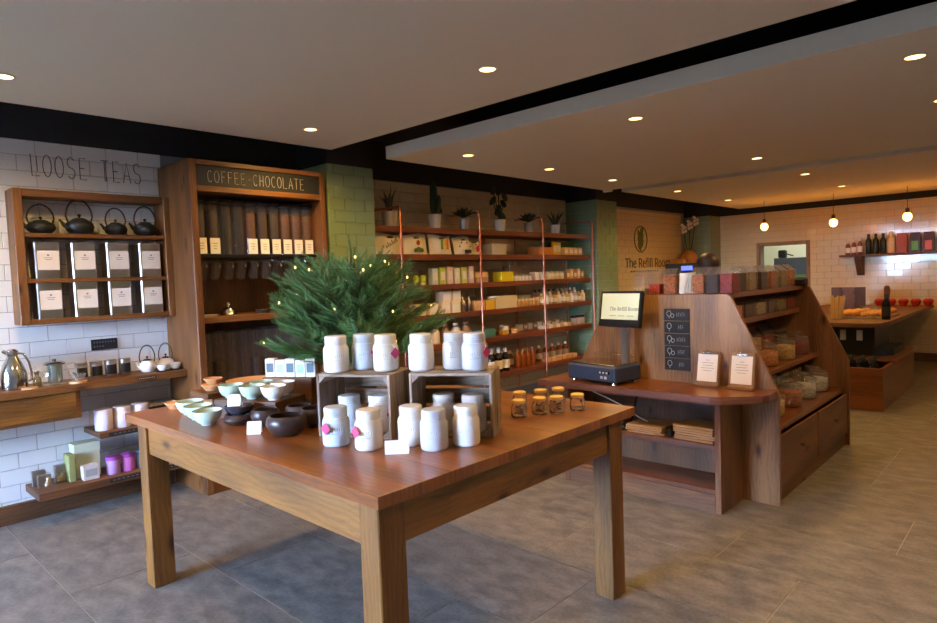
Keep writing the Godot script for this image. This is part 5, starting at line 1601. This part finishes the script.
func counter_goods() -> void:
	var s: SurfaceTool
	var f := {"red": grains("lentil_red", rgb8(226, 74, 40)), "brown": grains("almond", rgb8(206, 122, 64)), "dark": grains("black_bean", rgb8(66, 38, 30)), "olive": grains("green_lentil", rgb8(166, 150, 76)), "grey": grains("seed_grey", rgb8(190, 164, 118)), "orange": grains("apricot", rgb8(248, 150, 56)), "yellow": grains("pasta", rgb8(250, 204, 104)), "white": grains("rice", rgb8(246, 238, 218)), "pink": grains("pink_salt", rgb8(236, 160, 130)), "cherry": grains("cherry", rgb8(168, 34, 30))}
	# top: a row along the near edge, then a row receding along the right edge
	var row := [["white", 0.35], ["red", 0.42], ["brown", 0.75], ["brown", 0.72], ["dark", 0.7], ["cherry", 0.7], ["dark", 0.75]]
	var rx := [-2.31, -2.19, -2.073, -1.862, -1.763, -1.664]
	var rc := [["white", 0.25, "nearly empty"], ["red", 0.4, "red lentils"], ["brown", 0.75, "brown nuts"], ["brown", 0.72, "almonds"], ["dark", 0.72, "dark beans"], ["cherry", 0.72, "dried cherries"]]
	for i in 6:
		bin_("clear acrylic bin of %s on the near edge of the unit's top" % rc[i][2] if i else "nearly empty clear acrylic bin behind the till screen", Vector3(rx[i], 1.378, -4.40), 0, Vector3(0.094, 0.185, 0.14), f[rc[i][0]], rc[i][1], "bins on top of the unit")
	var sk := thing("paper_bag_bundle", "bundle of white paper bags between the bins on the unit's top", "bags", Vector3(-1.964, 1.378, -4.40), 0)
	for k in 5:
		s = S(); X = Transform3D(Basis(Vector3.BACK, 0.07 * (k - 2)), Vector3(-0.036 + 0.018 * k, 0.004, 0.02 - 0.012 * k)); prism(s, [Vector2(-0.02, 0), Vector2(0.02, 0), Vector2(0.034, 0.15), Vector2(-0.03, 0.145)], -0.003, 0.003); X = Transform3D(); part("bag", s, mt("bag_paper", rgb8(212, 210, 196), 0.5), sk)
	var zc := [["dark", "dark seeds"], ["grey", "grey seeds"], ["dark", "black beans"], ["brown", "hazelnuts"], ["olive", "green lentils"], ["orange", "mixed sweets"]]
	for i in 6:
		bin_("clear acrylic bin of %s along the right edge of the unit's top" % zc[i][1], Vector3(-1.76, 1.378, [-4.74, -4.95, -5.2, -5.43, -5.68, -5.9][i]), Q, Vector3(0.17, 0.185, 0.14), f[zc[i][0]], 0.72, "bins along the top edge")
	s = S(); box(s, Vector3(0, 0.022, 0), Vector3(0.28, 0.044, 0.10), 0.004)
	s = S(); box(s, Vector3(0, 0.03, 0), Vector3(0.3, 0.06, 0.11), 0.006)
	one("cash_box", s, mats.black_metal, "flat black box at the far end of the unit's top", "box", Vector3(-1.78, 1.378, -6.06), 0)
	var ub := [["cherry", "dried cranberries"], ["red", "goji berries"], ["dark", "raisins"], ["grey", "sunflower seeds"], ["dark", "cocoa nibs"], ["olive", "pumpkin seeds"], ["cherry", "dark red fruit"]]
	for i in 7:
		bin_("clear acrylic bin of %s on the upper sloped shelf" % ub[i][1], Vector3(-1.81, 1.18, -4.44 - 0.255 * i), Q, Vector3(0.22, 0.15, 0.19), f[ub[i][0]], 0.62, "bins on the upper shelf")
	var mb := [["orange", "orange lentils"], ["orange", "apricots"], ["yellow", "yellow pasta"], ["cherry", "dark berries"], ["dark", "dates"]]
	for i in 5:
		bin_("clear acrylic bin of %s at the back of the middle shelf" % mb[i][1], Vector3(-1.86, 0.79, -4.60 - 0.33 * i), Q, Vector3(0.26, 0.27, 0.16), f[mb[i][0]], 0.7, "bins behind on the middle shelf")
	var mj := [["white", "white flour"], ["orange", "orange lentils"], ["yellow", "pasta"], ["cherry", "dried fruit"]]
	for i in 4:
		glass_jar("glass storage jar of %s on the middle shelf" % mj[i][1], Vector3(-1.665, 0.79, [-4.78, -5.13, -5.56, -5.94][i]), 0.085, 0.185, f[mj[i][0]], 0.6, "storage jars on the middle shelf")
	var lb := [["brown", "brown rice"], ["orange", "split peas"], ["white", "porridge oats"], ["white", "white flour"], ["yellow", "maize"]]
	for i in 5:
		bin_("clear acrylic bin of %s at the back of the lower shelf" % lb[i][1], Vector3(-1.73, 0.49, -4.58 - 0.34 * i), Q, Vector3(0.26, 0.235, 0.13), f[lb[i][0]], 0.72, "bins behind on the lower shelf")
	var lj := [["yellow", "yellow couscous"], ["brown", "brown sugar"], ["white", "white rice"], ["white", "white sugar"]]
	for i in 4:
		glass_jar("glass storage jar of %s on the lower shelf" % lj[i][1], Vector3(-1.515, 0.49, [-4.74, -5.15, -5.53, -5.89][i]), 0.095, 0.19, f[lj[i][0]], 0.58, "storage jars on the lower shelf")
	# till scale
	var t := thing("till_scale", "shop scale with dark blue base, steel plate and tilted customer screen", "scale", Vector3(-2.47, 0.755, -4.07), deg_to_rad(-10))
	s = S(); box(s, Vector3(0, 0.075, 0), Vector3(0.46, 0.115, 0.29), 0.012); part("base", s, mt("navy_plastic", rgb8(52, 66, 88), 0.4), t)
	for a in [[-0.19, 0.11], [0.19, 0.11], [-0.19, -0.11], [0.19, -0.11]]:
		s = S(); lathe(s, [Vector2(0, 0), Vector2(0.018, 0), Vector2(0.015, 0.018), Vector2(0, 0.018)], 12, Vector3(a[0], 0, a[1])); part("foot", s, mats.steel, t)
	s = S(); box(s, Vector3(0, 0.139, 0), Vector3(0.42, 0.012, 0.27), 0.004); part("weighing_plate", s, mats.steel, t)
	s = S(); tube(s, [Vector3(-0.19, 0.145, -0.12), Vector3(-0.19, 0.185, -0.12), Vector3(0.19, 0.185, -0.12), Vector3(0.19, 0.145, -0.12)], 0.003, 6); part("plate_rail", s, mats.steel, t)
	s = S(); box(s, Vector3(0.13, 0.088, 0.146), Vector3(0.1, 0.022, 0.004), 0.001); var dp := part("display", s, mt("display_dark", rgb8(18, 22, 24), 0.2), t)
	s = S()
	for k in 3: box(s, Vector3(0.095 + 0.03 * k, 0.088, 0.1485), Vector3(0.018, 0.012, 0.001), 0.0)
	part("print", s, mats.chalk_white, dp)
	for k in 2:
		s = S(); box(s, Vector3(0.105 + 0.036 * k, 0.052, 0.146), Vector3(0.022, 0.02, 0.004), 0.001); part("sticker", s, mats.chalk_white, t)
	s = S(); box(s, Vector3(0.145, 0.27, -0.075), Vector3(0.058, 0.26, 0.03), 0.004); part("screen_column", s, mats.tin, t)
	var sc := Node3D.new()
	s = S(); X = Transform3D(Basis(Vector3.RIGHT, -0.16), Vector3(0.135, 0.53, -0.05))
	box(s, Vector3.ZERO, Vector3(0.38, 0.265, 0.032), 0.01)
	var scr := part("screen_housing", s, mats.black_metal, t)
	s = S(); box(s, Vector3(0, 0.018, 0.0168), Vector3(0.335, 0.19, 0.002), 0.0)
	part("screen", s, glow("till_screen", rgb8(206, 214, 186), 0.42), scr)
	X = Transform3D()
	var tm := words("The Refill Room", 0.026, "Droid Serif", 0.0008)
	var tx := part("screen_text", tm, mt("screen_grey", rgb8(120, 126, 112), 0.6), scr)
	tx.transform = Transform3D(Basis(Vector3.RIGHT, -0.16), Vector3(0.135, 0.53, -0.05)) * Transform3D(Basis(), Vector3(0.04, 0.0, 0.0183))
	s = S(); X = Transform3D(Basis(Vector3.RIGHT, -0.16), Vector3(0.135, 0.53, -0.05))
	for k in 3: box(s, Vector3(-0.06 + 0.08 * k, -0.05, 0.0183), Vector3(0.06, 0.003, 0.0006), 0.0)
	X = Transform3D(); part("screen_line", s, mats.screen_grey, scr)
	sc.free()
	# five small chalk plates on the end panel
	for k in 5:
		var p := thing("chalk_plate", "small black chalk plate, %s from the top on the end panel" % ORD[k], "sign", Vector3(-1.992, 1.195 - 0.0888 * k, -4.28), 0, "chalk plates on the end panel")
		s = S(); box(s, Vector3(0, 0.0425, 0.004), Vector3(0.187, 0.084, 0.008), 0.001); part("board", s, mats.slate, p)
		s = S()
		tube(s, arc(Vector3(-0.055, 0.05, 0.0085), Vector3(0.016, 0, 0), Vector3(0, 0.02, 0), 0, TAU, 12), 0.0014, 4)
		tube(s, [Vector3(-0.055, 0.03, 0.0085), Vector3(-0.055, 0.014, 0.0085)], 0.0014, 4)
		if k != 1 and k != 4: tube(s, arc(Vector3(-0.03, 0.035, 0.0085), Vector3(0.012, 0, 0), Vector3(0, 0.014, 0), 0, TAU, 10), 0.0014, 4)
		part("chalk_icon", s, mats.chalk_white, p)
		s = S()
		var n: int = [5, 3, 5, 4, 3][k]
		for j in n:
			var xx := 0.035 - 0.0065 * n + 0.0135 * j
			tube(s, [Vector3(xx, 0.028, 0.0085), Vector3(xx, 0.056, 0.0085)], 0.0014, 4)
			tube(s, [Vector3(xx, 0.056 if j % 2 else 0.042, 0.0085), Vector3(xx + 0.008, 0.056 if j % 2 else 0.042, 0.0085)], 0.0014, 4)
		part("chalk_word", s, mt("chalk_faint", rgb8(150, 150, 150), 0.9), p)
	for k in 2:
		var p := thing("clipboard", "wooden clipboard with white sheet leaning on the end panel, %s one" % ["left", "right"][k], "clipboard", Vector3([-1.755, -1.528][k], 0.755, -4.205), 0, "clipboards on the worktop")
		X = Transform3D(Basis(Vector3.RIGHT, -0.2), Vector3.ZERO)
		s = S(); box(s, Vector3(0, 0.12, 0), Vector3(0.165, 0.24, 0.012), 0.003); part("board", s, wood("clip_wood", rgb8(150, 112, 72), 0.55), p)
		s = S(); box(s, Vector3(0, 0.128, 0.0068), Vector3(0.135, 0.185, 0.0012), 0.0); var sh := part("sheet", s, mats.paper, p)
		s = S()
		for j in 5: box(s, Vector3(0, 0.18 - 0.018 * j, 0.0077), Vector3([0.03, 0.08, 0.07, 0.09, 0.06][j], 0.003, 0.0004), 0.0)
		part("print", s, mats.print_grey, sh)
		s = S(); box(s, Vector3(0, 0.228, 0.011), Vector3(0.07, 0.016, 0.01), 0.003); tube(s, arc(Vector3(0, 0.236, 0.011), Vector3(0.016, 0, 0), Vector3(0, 0.014, 0), 0, PI, 8), 0.002, 5); part("clip", s, mats.steel, p)
		X = Transform3D()
		s = S(); box(s, Vector3(0, 0.01, 0.018), Vector3(0.17, 0.02, 0.03), 0.003); part("ledge", s, mats.clip_wood, p)
	# folded paper bags and cables on the shelf under the worktop
	var stacks := [[-1.738, 6, 0.016, "right"], [-2.095, 4, 0.014, "middle"], [-2.42, 5, 0.014, "left"]]
	for a in stacks:
		for k in a[1]:
			carton("flat brown paper bag, %s from the bottom of the %s stack under the worktop" % [ORD[k], a[3]], Vector3(a[0] + rng.randf_range(-0.008, 0.008), 0.435 + a[2] * k, -4.06), rng.randf_range(-0.05, 0.05), Vector3(0.27, a[2] - 0.0006, 0.22), mats.brown_paper, "paper bags under the worktop", "paper_bag")
	var cb := thing("black_cable", "black cable hanging and coiled on the shelf under the worktop", "cable")
	s = S(); tube(s, [Vector3(-2.26, 0.705, -4.2), Vector3(-2.262, 0.6, -4.15), Vector3(-2.258, 0.5, -4.1), Vector3(-2.256, 0.455, -4.03)] + arc(Vector3(-2.258, 0.452, -3.98), Vector3(0.012, 0, 0), Vector3(0, 0.008, 0.03), 0, 3 * TAU, 40), 0.008, 6); part("cord", s, mats.black_metal, cb)
	s = S(); box(s, Vector3(0, 0.028, 0), Vector3(0.03, 0.056, 0.08), 0.008); one("power_adapter", s, mats.black_metal, "small black power adapter between the paper bag stacks", "adapter", Vector3(-1.914, 0.435, -4.0))
	s = S(); tube(s, [Vector3(-2.52, 0.70, -3.95), Vector3(-2.40, 0.66, -3.96), Vector3(-2.28, 0.6, -4.0), Vector3(-2.18, 0.52, -4.05), Vector3(-2.12, 0.497, -4.06)], 0.004, 6)
	one("white_cable", s, mats.paper, "thin white cable drooping onto the paper bags under the worktop", "cable")

# ---------------------------------------------------------------- the far end
func far_end() -> void:
	var s: SurfaceTool
	# sign painted on the tiled wall
	var g := thing("wall_emblem", "green oval emblem with a leaf, painted on the cream tiles", "emblem", Vector3(-5.192, 0, 0), Q)
	s = S(); tube(s, arc(Vector3(9.84, 2.10, 0), Vector3(0.22, 0, 0), Vector3(0, 0.215, 0), 0, TAU, 32), 0.012, 6, false); part("ring", s, mt("emblem_green", rgb8(96, 112, 46), 0.7), g)
	for k in 6:
		s = S(); var sd := 1.0 if k % 2 else -1.0
		X = Transform3D(Basis(Vector3.BACK, -sd * 0.5) * Basis.from_scale(Vector3(1, 1, 0.1)), Vector3(9.84 + sd * 0.05, 1.98 + 0.05 * k, 0)); ball(s, Vector3.ZERO, Vector3(0.045, 0.085, 0.05), 10, 6); X = Transform3D()
		part("leaf", s, mats.emblem_green, g)
	s = S(); tube(s, [Vector3(9.84, 1.90, 0), Vector3(9.84, 2.28, 0)], 0.008, 6); part("stem", s, mats.emblem_green, g)
	var wl := thing("wall_sign", "dark lettering The Refill Room on the cream tiles", "lettering", Vector3(-5.192, 1.635, -10.12), Q)
	var tm := words("The Refill Room", 0.155, "Droid Sans", 0.004)
	var tt := part("lettering", tm, mats.ink, wl)
	tt.scale = Vector3(1.12, 1, 1)
	tt.position.y = 0.06
	s = S()
	for k in 12: box(s, Vector3(-0.62 + 0.085 * k, -0.075, 0), Vector3(0.05, 0.022, 0.003), 0.0)
	part("small_print", s, mats.ink, wl)
	# little shelf with flowers, right of the sign
	var fs := thing("corner_shelf", "small dark shelf in the corner by the far green pier", "shelf", Vector3(-5.19, 0, 0))
	s = S(); span(s, 0, 0.3, 1.60, 1.64, -11.54, -10.85, 0.003); part("board", s, mats.dark_board, fs)
	s = S(); span(s, 0, 0.26, 1.36, 1.60, -10.92, -10.88, 0.003); part("bracket", s, mats.counter_wood, fs)
	carton("small amber gift box at the left end of the corner shelf", Vector3(-5.03, 1.64, -10.98), Q, Vector3(0.16, 0.12, 0.16), mt("gift_amber", rgb8(196, 128, 44), 0.4), "", "carton", mt("gift_cream", rgb8(206, 176, 110), 0.5))
	var vs := thing("flower_vase", "round amber vase of tall white flowers on the corner shelf", "vase", Vector3(-5.0, 1.64, -11.3))
	s = S(); lathe(s, [Vector2(0, 0), Vector2(0.09, 0), Vector2(0.15, 0.08), Vector2(0.14, 0.18), Vector2(0.07, 0.25), Vector2(0.075, 0.27), Vector2(0.065, 0.27), Vector2(0, 0.05)], 18); part("vase", s, mats.gift_amber, vs)
	for k in 3:
		var e := Vector3(-0.05 + 0.06 * k, 0.66 + 0.07 * k, 0.10 - 0.12 * k)
		s = S(); tube(s, [Vector3(0, 0.1, 0), e * 0.6, e], 0.008, 6); var st := part("stem", s, mats.leaf_dark, vs)
		s = S()
		for j in 7: ball(s, e + Vector3(0.03 * sin(j * 2.0), 0.022 * j - 0.06, 0.03 * cos(j * 2.0)), Vector3(0.03, 0.03, 0.03), 8, 6)
		part("blossom", s, mats.paper, st)
	# staff side of the till behind the bins
	var bt := thing("staff_till", "black till with a lit blue display behind the bins", "till", Vector3(-3.15, 0.0, -6.9), 0.5)
	s = S(); lathe(s, [Vector2(0, 0), Vector2(0.16, 0), Vector2(0.16, 0.02), Vector2(0.03, 0.04), Vector2(0.03, 1.5), Vector2(0, 1.5)], 16); part("stand", s, mats.black_metal, bt)
	s = S(); X = Transform3D(Basis(Vector3.RIGHT, -0.3), Vector3(0, 1.565, 0)); box(s, Vector3.ZERO, Vector3(0.34, 0.13, 0.05), 0.012); part("housing", s, mats.black_metal, bt)
	s = S(); box(s, Vector3(0.06, 0.0, 0.0262), Vector3(0.12, 0.05, 0.002), 0.0); part("display", s, glow("blue_display", Color(0.35, 0.45, 1.0), 1.6), bt); X = Transform3D()
	var gr := thing("coffee_grinder", "round dark coffee grinder behind the bins", "grinder", Vector3(-3.19, 0.0, -7.75))
	s = S(); lathe(s, [Vector2(0, 0), Vector2(0.2, 0), Vector2(0.2, 1.0), Vector2(0.09, 1.02), Vector2(0.09, 1.5), Vector2(0, 1.5)], 18); part("stand", s, mats.black_metal, gr)
	s = S(); ball(s, Vector3(0, 1.62, 0), Vector3(0.14, 0.14, 0.14), 16, 10); part("hopper", s, mt("grinder_brown", rgb8(50, 34, 28), 0.4), gr)
	# wine boxes and counter at the back right
	var wb := thing("bottle_chest", "low reddish wooden chest holding dark bottles", "chest")
	for a in [["front_panel", -2.45, -1.345, -7.70, -7.67], ["side_panel", -1.375, -1.345, -9.56, -7.70], ["back_panel", -2.45, -1.345, -9.59, -9.56]]:
		s = S(); span(s, a[1], a[2], 0.0, 0.45, a[3], a[4], 0.002); part(a[0], s, mats.counter_red, wb)
	s = S(); span(s, -2.45, -1.375, 0.0, 0.20, -8.2, -7.70, 0.0); part("floor_board", s, mats.dark_board, wb)
	s = S(); span(s, -2.45, -1.305, 0.45, 0.485, -9.62, -8.25, 0.003); part("lid_board", s, mats.counter_red, wb)
	var dg := mt("wine_glass_dark", rgb8(14, 16, 18), 0.12)
	for k in 12:
		bottle("wine_bottle", "dark wine bottle, %s of the bottles in the low chest" % ORD[k], Vector3(-1.48 - 0.11 * (k % 4), 0.2, -7.80 - 0.11 * (k / 4)), 0.045, 0.34, dg, mats.ink, "wine bottles in the chest", mats.slate, 0)
	var fr := thing("drinks_fridge", "black drinks cabinet under the back worktop with two white labels", "cabinet")
	s = S(); span(s, -2.44, -1.56, 0.485, 0.835, -9.3, -8.45, 0.006); part("body", s, mt("fridge_black", rgb8(16, 16, 18), 0.5), fr)
	for x in [-1.88, -1.71]:
		s = S(); span(s, x - 0.03, x + 0.03, 0.66, 0.78, -8.45, -8.442, 0.001); part("label", s, mats.paper, fr)
	s = S(); slab(s, [Vector2(-1.56, -8.45), Vector2(-1.40, -8.6), Vector2(-1.40, -9.3), Vector2(-1.56, -9.3)], 0.485, 0.56); part("side_tray", s, mats.fridge_black, fr)
	var ct := thing("back_counter", "wooden worktop along the back with food and glasses", "counter")
	s = S(); slab(s, [Vector2(-2.9, -8.12), Vector2(-1.56, -8.12), Vector2(-1.46, -8.2), Vector2(-1.42, -8.5), Vector2(-1.42, -11.9), Vector2(-2.9, -11.9)], 0.84, 0.885); part("worktop", s, mats.counter_wood, ct)
	s = S(); span(s, -2.9, -2.52, 0, 0.84, -11.8, -8.2, 0.0); part("carcass", s, mats.dark_board, ct)
	var C := 0.885
	var br := thing("chopping_board", "dark slatted wooden board standing on the back worktop", "board", Vector3(-2.20, C, -10.2), 0.1)
	for k in 3:
		s = S(); box(s, Vector3(-0.14 + 0.14 * k, 0.17, 0), Vector3(0.135, 0.34, 0.03), 0.004); part("plank", s, mats.dark_board, br)
	s = S(); box(s, Vector3(0, 0.1, -0.02), Vector3(0.4, 0.04, 0.02), 0.003); box(s, Vector3(0, 0.26, -0.02), Vector3(0.4, 0.04, 0.02), 0.003); part("batten", s, mats.dark_board, br)
	var bs := thing("breadstick_jar", "tall glass jar of pale breadsticks on the back worktop", "jar", Vector3(-2.0, C, -8.68))
	s = S(); lathe(s, [Vector2(0, 0.001), Vector2(0.075, 0.001), Vector2(0.078, 0.15), Vector2(0.074, 0.15)], 18); part("glass_body", s, mats.clear, bs)
	for k in 9:
		var a := k * 0.7
		s = S(); tube(s, [Vector3(cos(a) * 0.05, 0.006, sin(a) * 0.05), Vector3(cos(a) * 0.07 + 0.02, 0.27 + 0.01 * (k % 3), sin(a) * 0.06)], 0.011, 6); part("breadstick", s, mt("breadstick", rgb8(216, 176, 112), 0.8), bs)
	var tr := thing("pastry_tray", "wide tray of golden pastries on the back worktop", "tray", Vector3(-1.80, C, -9.2))
	s = S(); span(s, -0.3, 0.3, 0, 0.02, -0.4, 0.4, 0.004); part("tray", s, mats.tin, tr)
	for k in 30:
		s = S(); ball(s, Vector3(-0.24 + 0.096 * (k % 6), 0.045 + 0.008 * (k % 3), -0.32 + 0.15 * (k / 6)), Vector3(0.05, 0.032, 0.055), 8, 6); part("pastry", s, mt("pastry", rgb8(222, 150, 66), 0.5), tr)
	bottle("dark_bottle", "dark slim bottle standing at the front of the back worktop", Vector3(-1.50, C, -8.75), 0.045, 0.3, dg, mats.ink, "", mats.slate, 0)
	for k in 4:
		var gl := thing("wine_glass", "clear stemmed glass, %s of four on the back worktop" % ORD[k], "glass", Vector3(-1.60 - 0.1 * (k % 2), C, -8.60 - 0.14 * (k / 2)), 0, "stemmed glasses")
		s = S(); lathe(s, [Vector2(0, 0), Vector2(0.032, 0.001), Vector2(0.005, 0.008), Vector2(0.004, 0.07), Vector2(0.03, 0.09), Vector2(0.036, 0.13), Vector2(0.03, 0.165)], 16); part("glass_body", s, mats.clear, gl)
	var ml := thing("pepper_mill", "tall dark wooden mill on the back worktop", "mill", Vector3(-1.66, C, -9.75))
	s = S(); lathe(s, [Vector2(0, 0), Vector2(0.04, 0), Vector2(0.034, 0.1), Vector2(0.026, 0.2), Vector2(0.036, 0.3), Vector2(0.03, 0.36), Vector2(0, 0.37)], 16); part("body", s, mats.dark_board, ml)
	for k in 5:
		var rb := thing("red_bowl", "red bowl of fruit, %s from left at the back of the worktop" % ORD[k], "bowl", Vector3(-2.06 + 0.155 * k, C, -11.5), 0, "red bowls")
		s = S(); lathe(s, [Vector2(0, 0), Vector2(0.04, 0), Vector2(0.075, 0.08), Vector2(0.07, 0.08), Vector2(0.03, 0.01), Vector2(0, 0.01)], 16); part("bowl", s, mt("bowl_red", rgb8(190, 50, 40), 0.3), rb)
		s = S()
		for j in 5: ball(s, Vector3(0.035 * cos(j * 1.25), 0.085, 0.035 * sin(j * 1.25)), Vector3(0.03, 0.03, 0.03), 8, 6)
		part("fruit", s, mt("fruit_red", rgb8(206, 70, 56), 0.4), rb)
	# wall shelf with bottles and bags
	var sh := thing("bottle_shelf", "long dark shelf on the back wall with bottles and coffee bags", "shelf", Vector3(0, 0, -11.985))
	s = S(); span(s, -2.66, 2.2, 1.665, 1.70, 0.0, 0.26, 0.003); part("board", s, mats.dark_board, sh)
	for x in [-2.40, -0.4, 1.6]:
		s = S(); prism(s, [Vector2(0, 1.665), Vector2(0.22, 1.665), Vector2(0.22, 1.62), Vector2(0.05, 1.38), Vector2(0, 1.36)], -0.05, 0.05)
		part("bracket", s, mats.dark_board, sh, Vector3.ZERO)
		var b := sh.get_child(sh.get_child_count() - 1)
		b.transform = Transform3D(Basis(Vector3.UP, -Q), Vector3(x, 0, 0.0))
	var Z := -11.86
	for k in 3:
		bottle("sauce_bottle", "small brown bottle, %s from left end of the back wall shelf" % ORD[k], Vector3(-2.56 + 0.085 * k, 1.70, Z), 0.036, 0.22 + 0.02 * k, mt("sauce_brown", rgb8(120, 66, 46), 0.3), mats.paper, "small brown bottles", mats.paper, 0)
	for k in 3:
		bottle("oil_bottle", "dark green oil bottle, %s of three on the back wall shelf" % ORD[k], Vector3(-2.27 + 0.1 * k, 1.70, Z), 0.044, 0.32, mt("oil_green", rgb8(36, 44, 24), 0.2), mats.ink, "green oil bottles", null, 0)
	bottle("cream_bottle", "pale cream bottle between green bottles and coffee bags", Vector3(-1.965, 1.70, Z), 0.055, 0.34, mt("cream_liquid", rgb8(226, 190, 130), 0.3), mats.canvas, "", null, 0)
	var cols := [["copper", rgb8(170, 78, 34), rgb8(170, 78, 34)], ["green", rgb8(60, 50, 34), rgb8(96, 170, 60)], ["coral", rgb8(80, 36, 28), rgb8(226, 96, 80)], ["leaf green", rgb8(60, 50, 34), rgb8(80, 176, 60)], ["salmon", rgb8(96, 40, 30), rgb8(226, 120, 80)], ["beige", rgb8(96, 40, 30), rgb8(206, 180, 130)], ["second coral", rgb8(96, 40, 30), rgb8(210, 90, 60)], ["second green", rgb8(60, 50, 34), rgb8(96, 170, 60)]]
	for k in 8:
		var b := thing("coffee_bag", "coffee bag with %s label on the back wall shelf" % cols[k][0], "bag", Vector3(-1.82 + 0.17 * k, 1.70, Z), 0, "coffee bags on the shelf")
		s = S(); prism(s, [Vector2(-0.065, 0), Vector2(0.065, 0), Vector2(0.07, 0.2), Vector2(0.06, 0.28), Vector2(0.058, 0.3), Vector2(-0.058, 0.3), Vector2(-0.06, 0.28), Vector2(-0.07, 0.2)], -0.04, 0.04); part("bag", s, mt("bag_%d" % k, cols[k][1], 0.5), b)
		if k:
			s = S(); box(s, Vector3(0, 0.1, 0.0405), Vector3(0.085, 0.14, 0.001), 0.0); part("label", s, mt("baglabel_%d" % k, cols[k][2], 0.5), b)
	# pendant bulbs
	var pend := [Vector3(-3.45, 2.19, -10.6), Vector3(-2.475, 2.17, -10.6), Vector3(-1.565, 2.175, -10.6), Vector3(-0.65, 2.18, -10.6)]
	var pn := ["pendant bulb nearest the serving hatch", "pendant bulb left of the bottle shelf", "pendant bulb above the coffee bags", "pendant bulb beyond the right edge"]
	for k in 4:
		var p := thing("pendant_bulb", pn[k], "pendant lamp", pend[k], 0, "pendant bulbs")
		s = S(); ball(s, Vector3.ZERO, Vector3(0.055, 0.062, 0.055), 16, 10); part("bulb", s, glow("bulb_glow", Color(1.0, 0.78, 0.45), 8.0), p)
		s = S(); lathe(s, [Vector2(0, 0.055), Vector2(0.026, 0.055), Vector2(0.026, 0.11), Vector2(0.012, 0.125), Vector2(0, 0.125)], 14); part("socket", s, mt("socket_brown", rgb8(70, 44, 28), 0.5), p)
		s = S(); tube(s, [Vector3(0, 0.12, 0), Vector3(0, 2.6 - pend[k].y, 0)], 0.004, 6); part("cord", s, mats.black_metal, p)
		var l := OmniLight3D.new()
		l.name = "pendant_light"
		l.position = pend[k]
		l.light_color = Color(1.0, 0.60, 0.20)
		l.light_energy = 0.15
		l.light_size = 0.05
		l.omni_range = 20.0
		l.omni_attenuation = 2.0
		l.shadow_enabled = true
		add_child(l, true)
	# kitchen behind the hatch
	var kl := thing("kitchen_lamp", "flat ceiling lamp in the kitchen behind the hatch", "lamp", Vector3(-3.6, 2.999, -13.2))
	s = S(); box(s, Vector3(0, -0.02, 0), Vector3(0.6, 0.04, 0.6), 0.004); part("lamp_panel", s, glow("kitchen_glow", Color(1.0, 0.97, 0.86), 2.0), kl)
	var al := AreaLight3D.new()
	al.name = "kitchen_light"
	al.position = Vector3(-3.6, 2.95, -13.2)
	al.rotation.x = -Q
	al.area_size = Vector2(0.6, 0.6)
	al.light_color = Color(1.0, 0.97, 0.84)
	al.light_energy = 3.0
	al.shadow_enabled = true
	add_child(al)
	var kd := thing("kitchen_cabinet", "dark grey cabinet with green edge seen through the hatch", "cabinet", Vector3(-4.12, 0, -13.75))
	s = S(); box(s, Vector3(0.25, 1.55, 0), Vector3(0.7, 0.34, 0.5), 0.006); part("body", s, mt("slate_grey", rgb8(70, 76, 84), 0.5), kd)
	s = S(); box(s, Vector3(0.25, 1.36, 0), Vector3(0.7, 0.05, 0.5), 0.004); part("edge", s, mt("edge_green", rgb8(110, 140, 80), 0.5), kd)
	s = S(); box(s, Vector3(0.25, 0.66, 0), Vector3(0.66, 1.32, 0.46), 0.006); part("lower_body", s, mats.slate_grey, kd)
	s = S(); box(s, Vector3(0.02, 1.80, 0.1), Vector3(0.14, 0.16, 0.14), 0.02); tube(s, [Vector3(0.09, 1.8, 0.1), Vector3(0.22, 1.76, 0.1)], 0.012, 8); part("machine", s, mats.black_metal, kd)
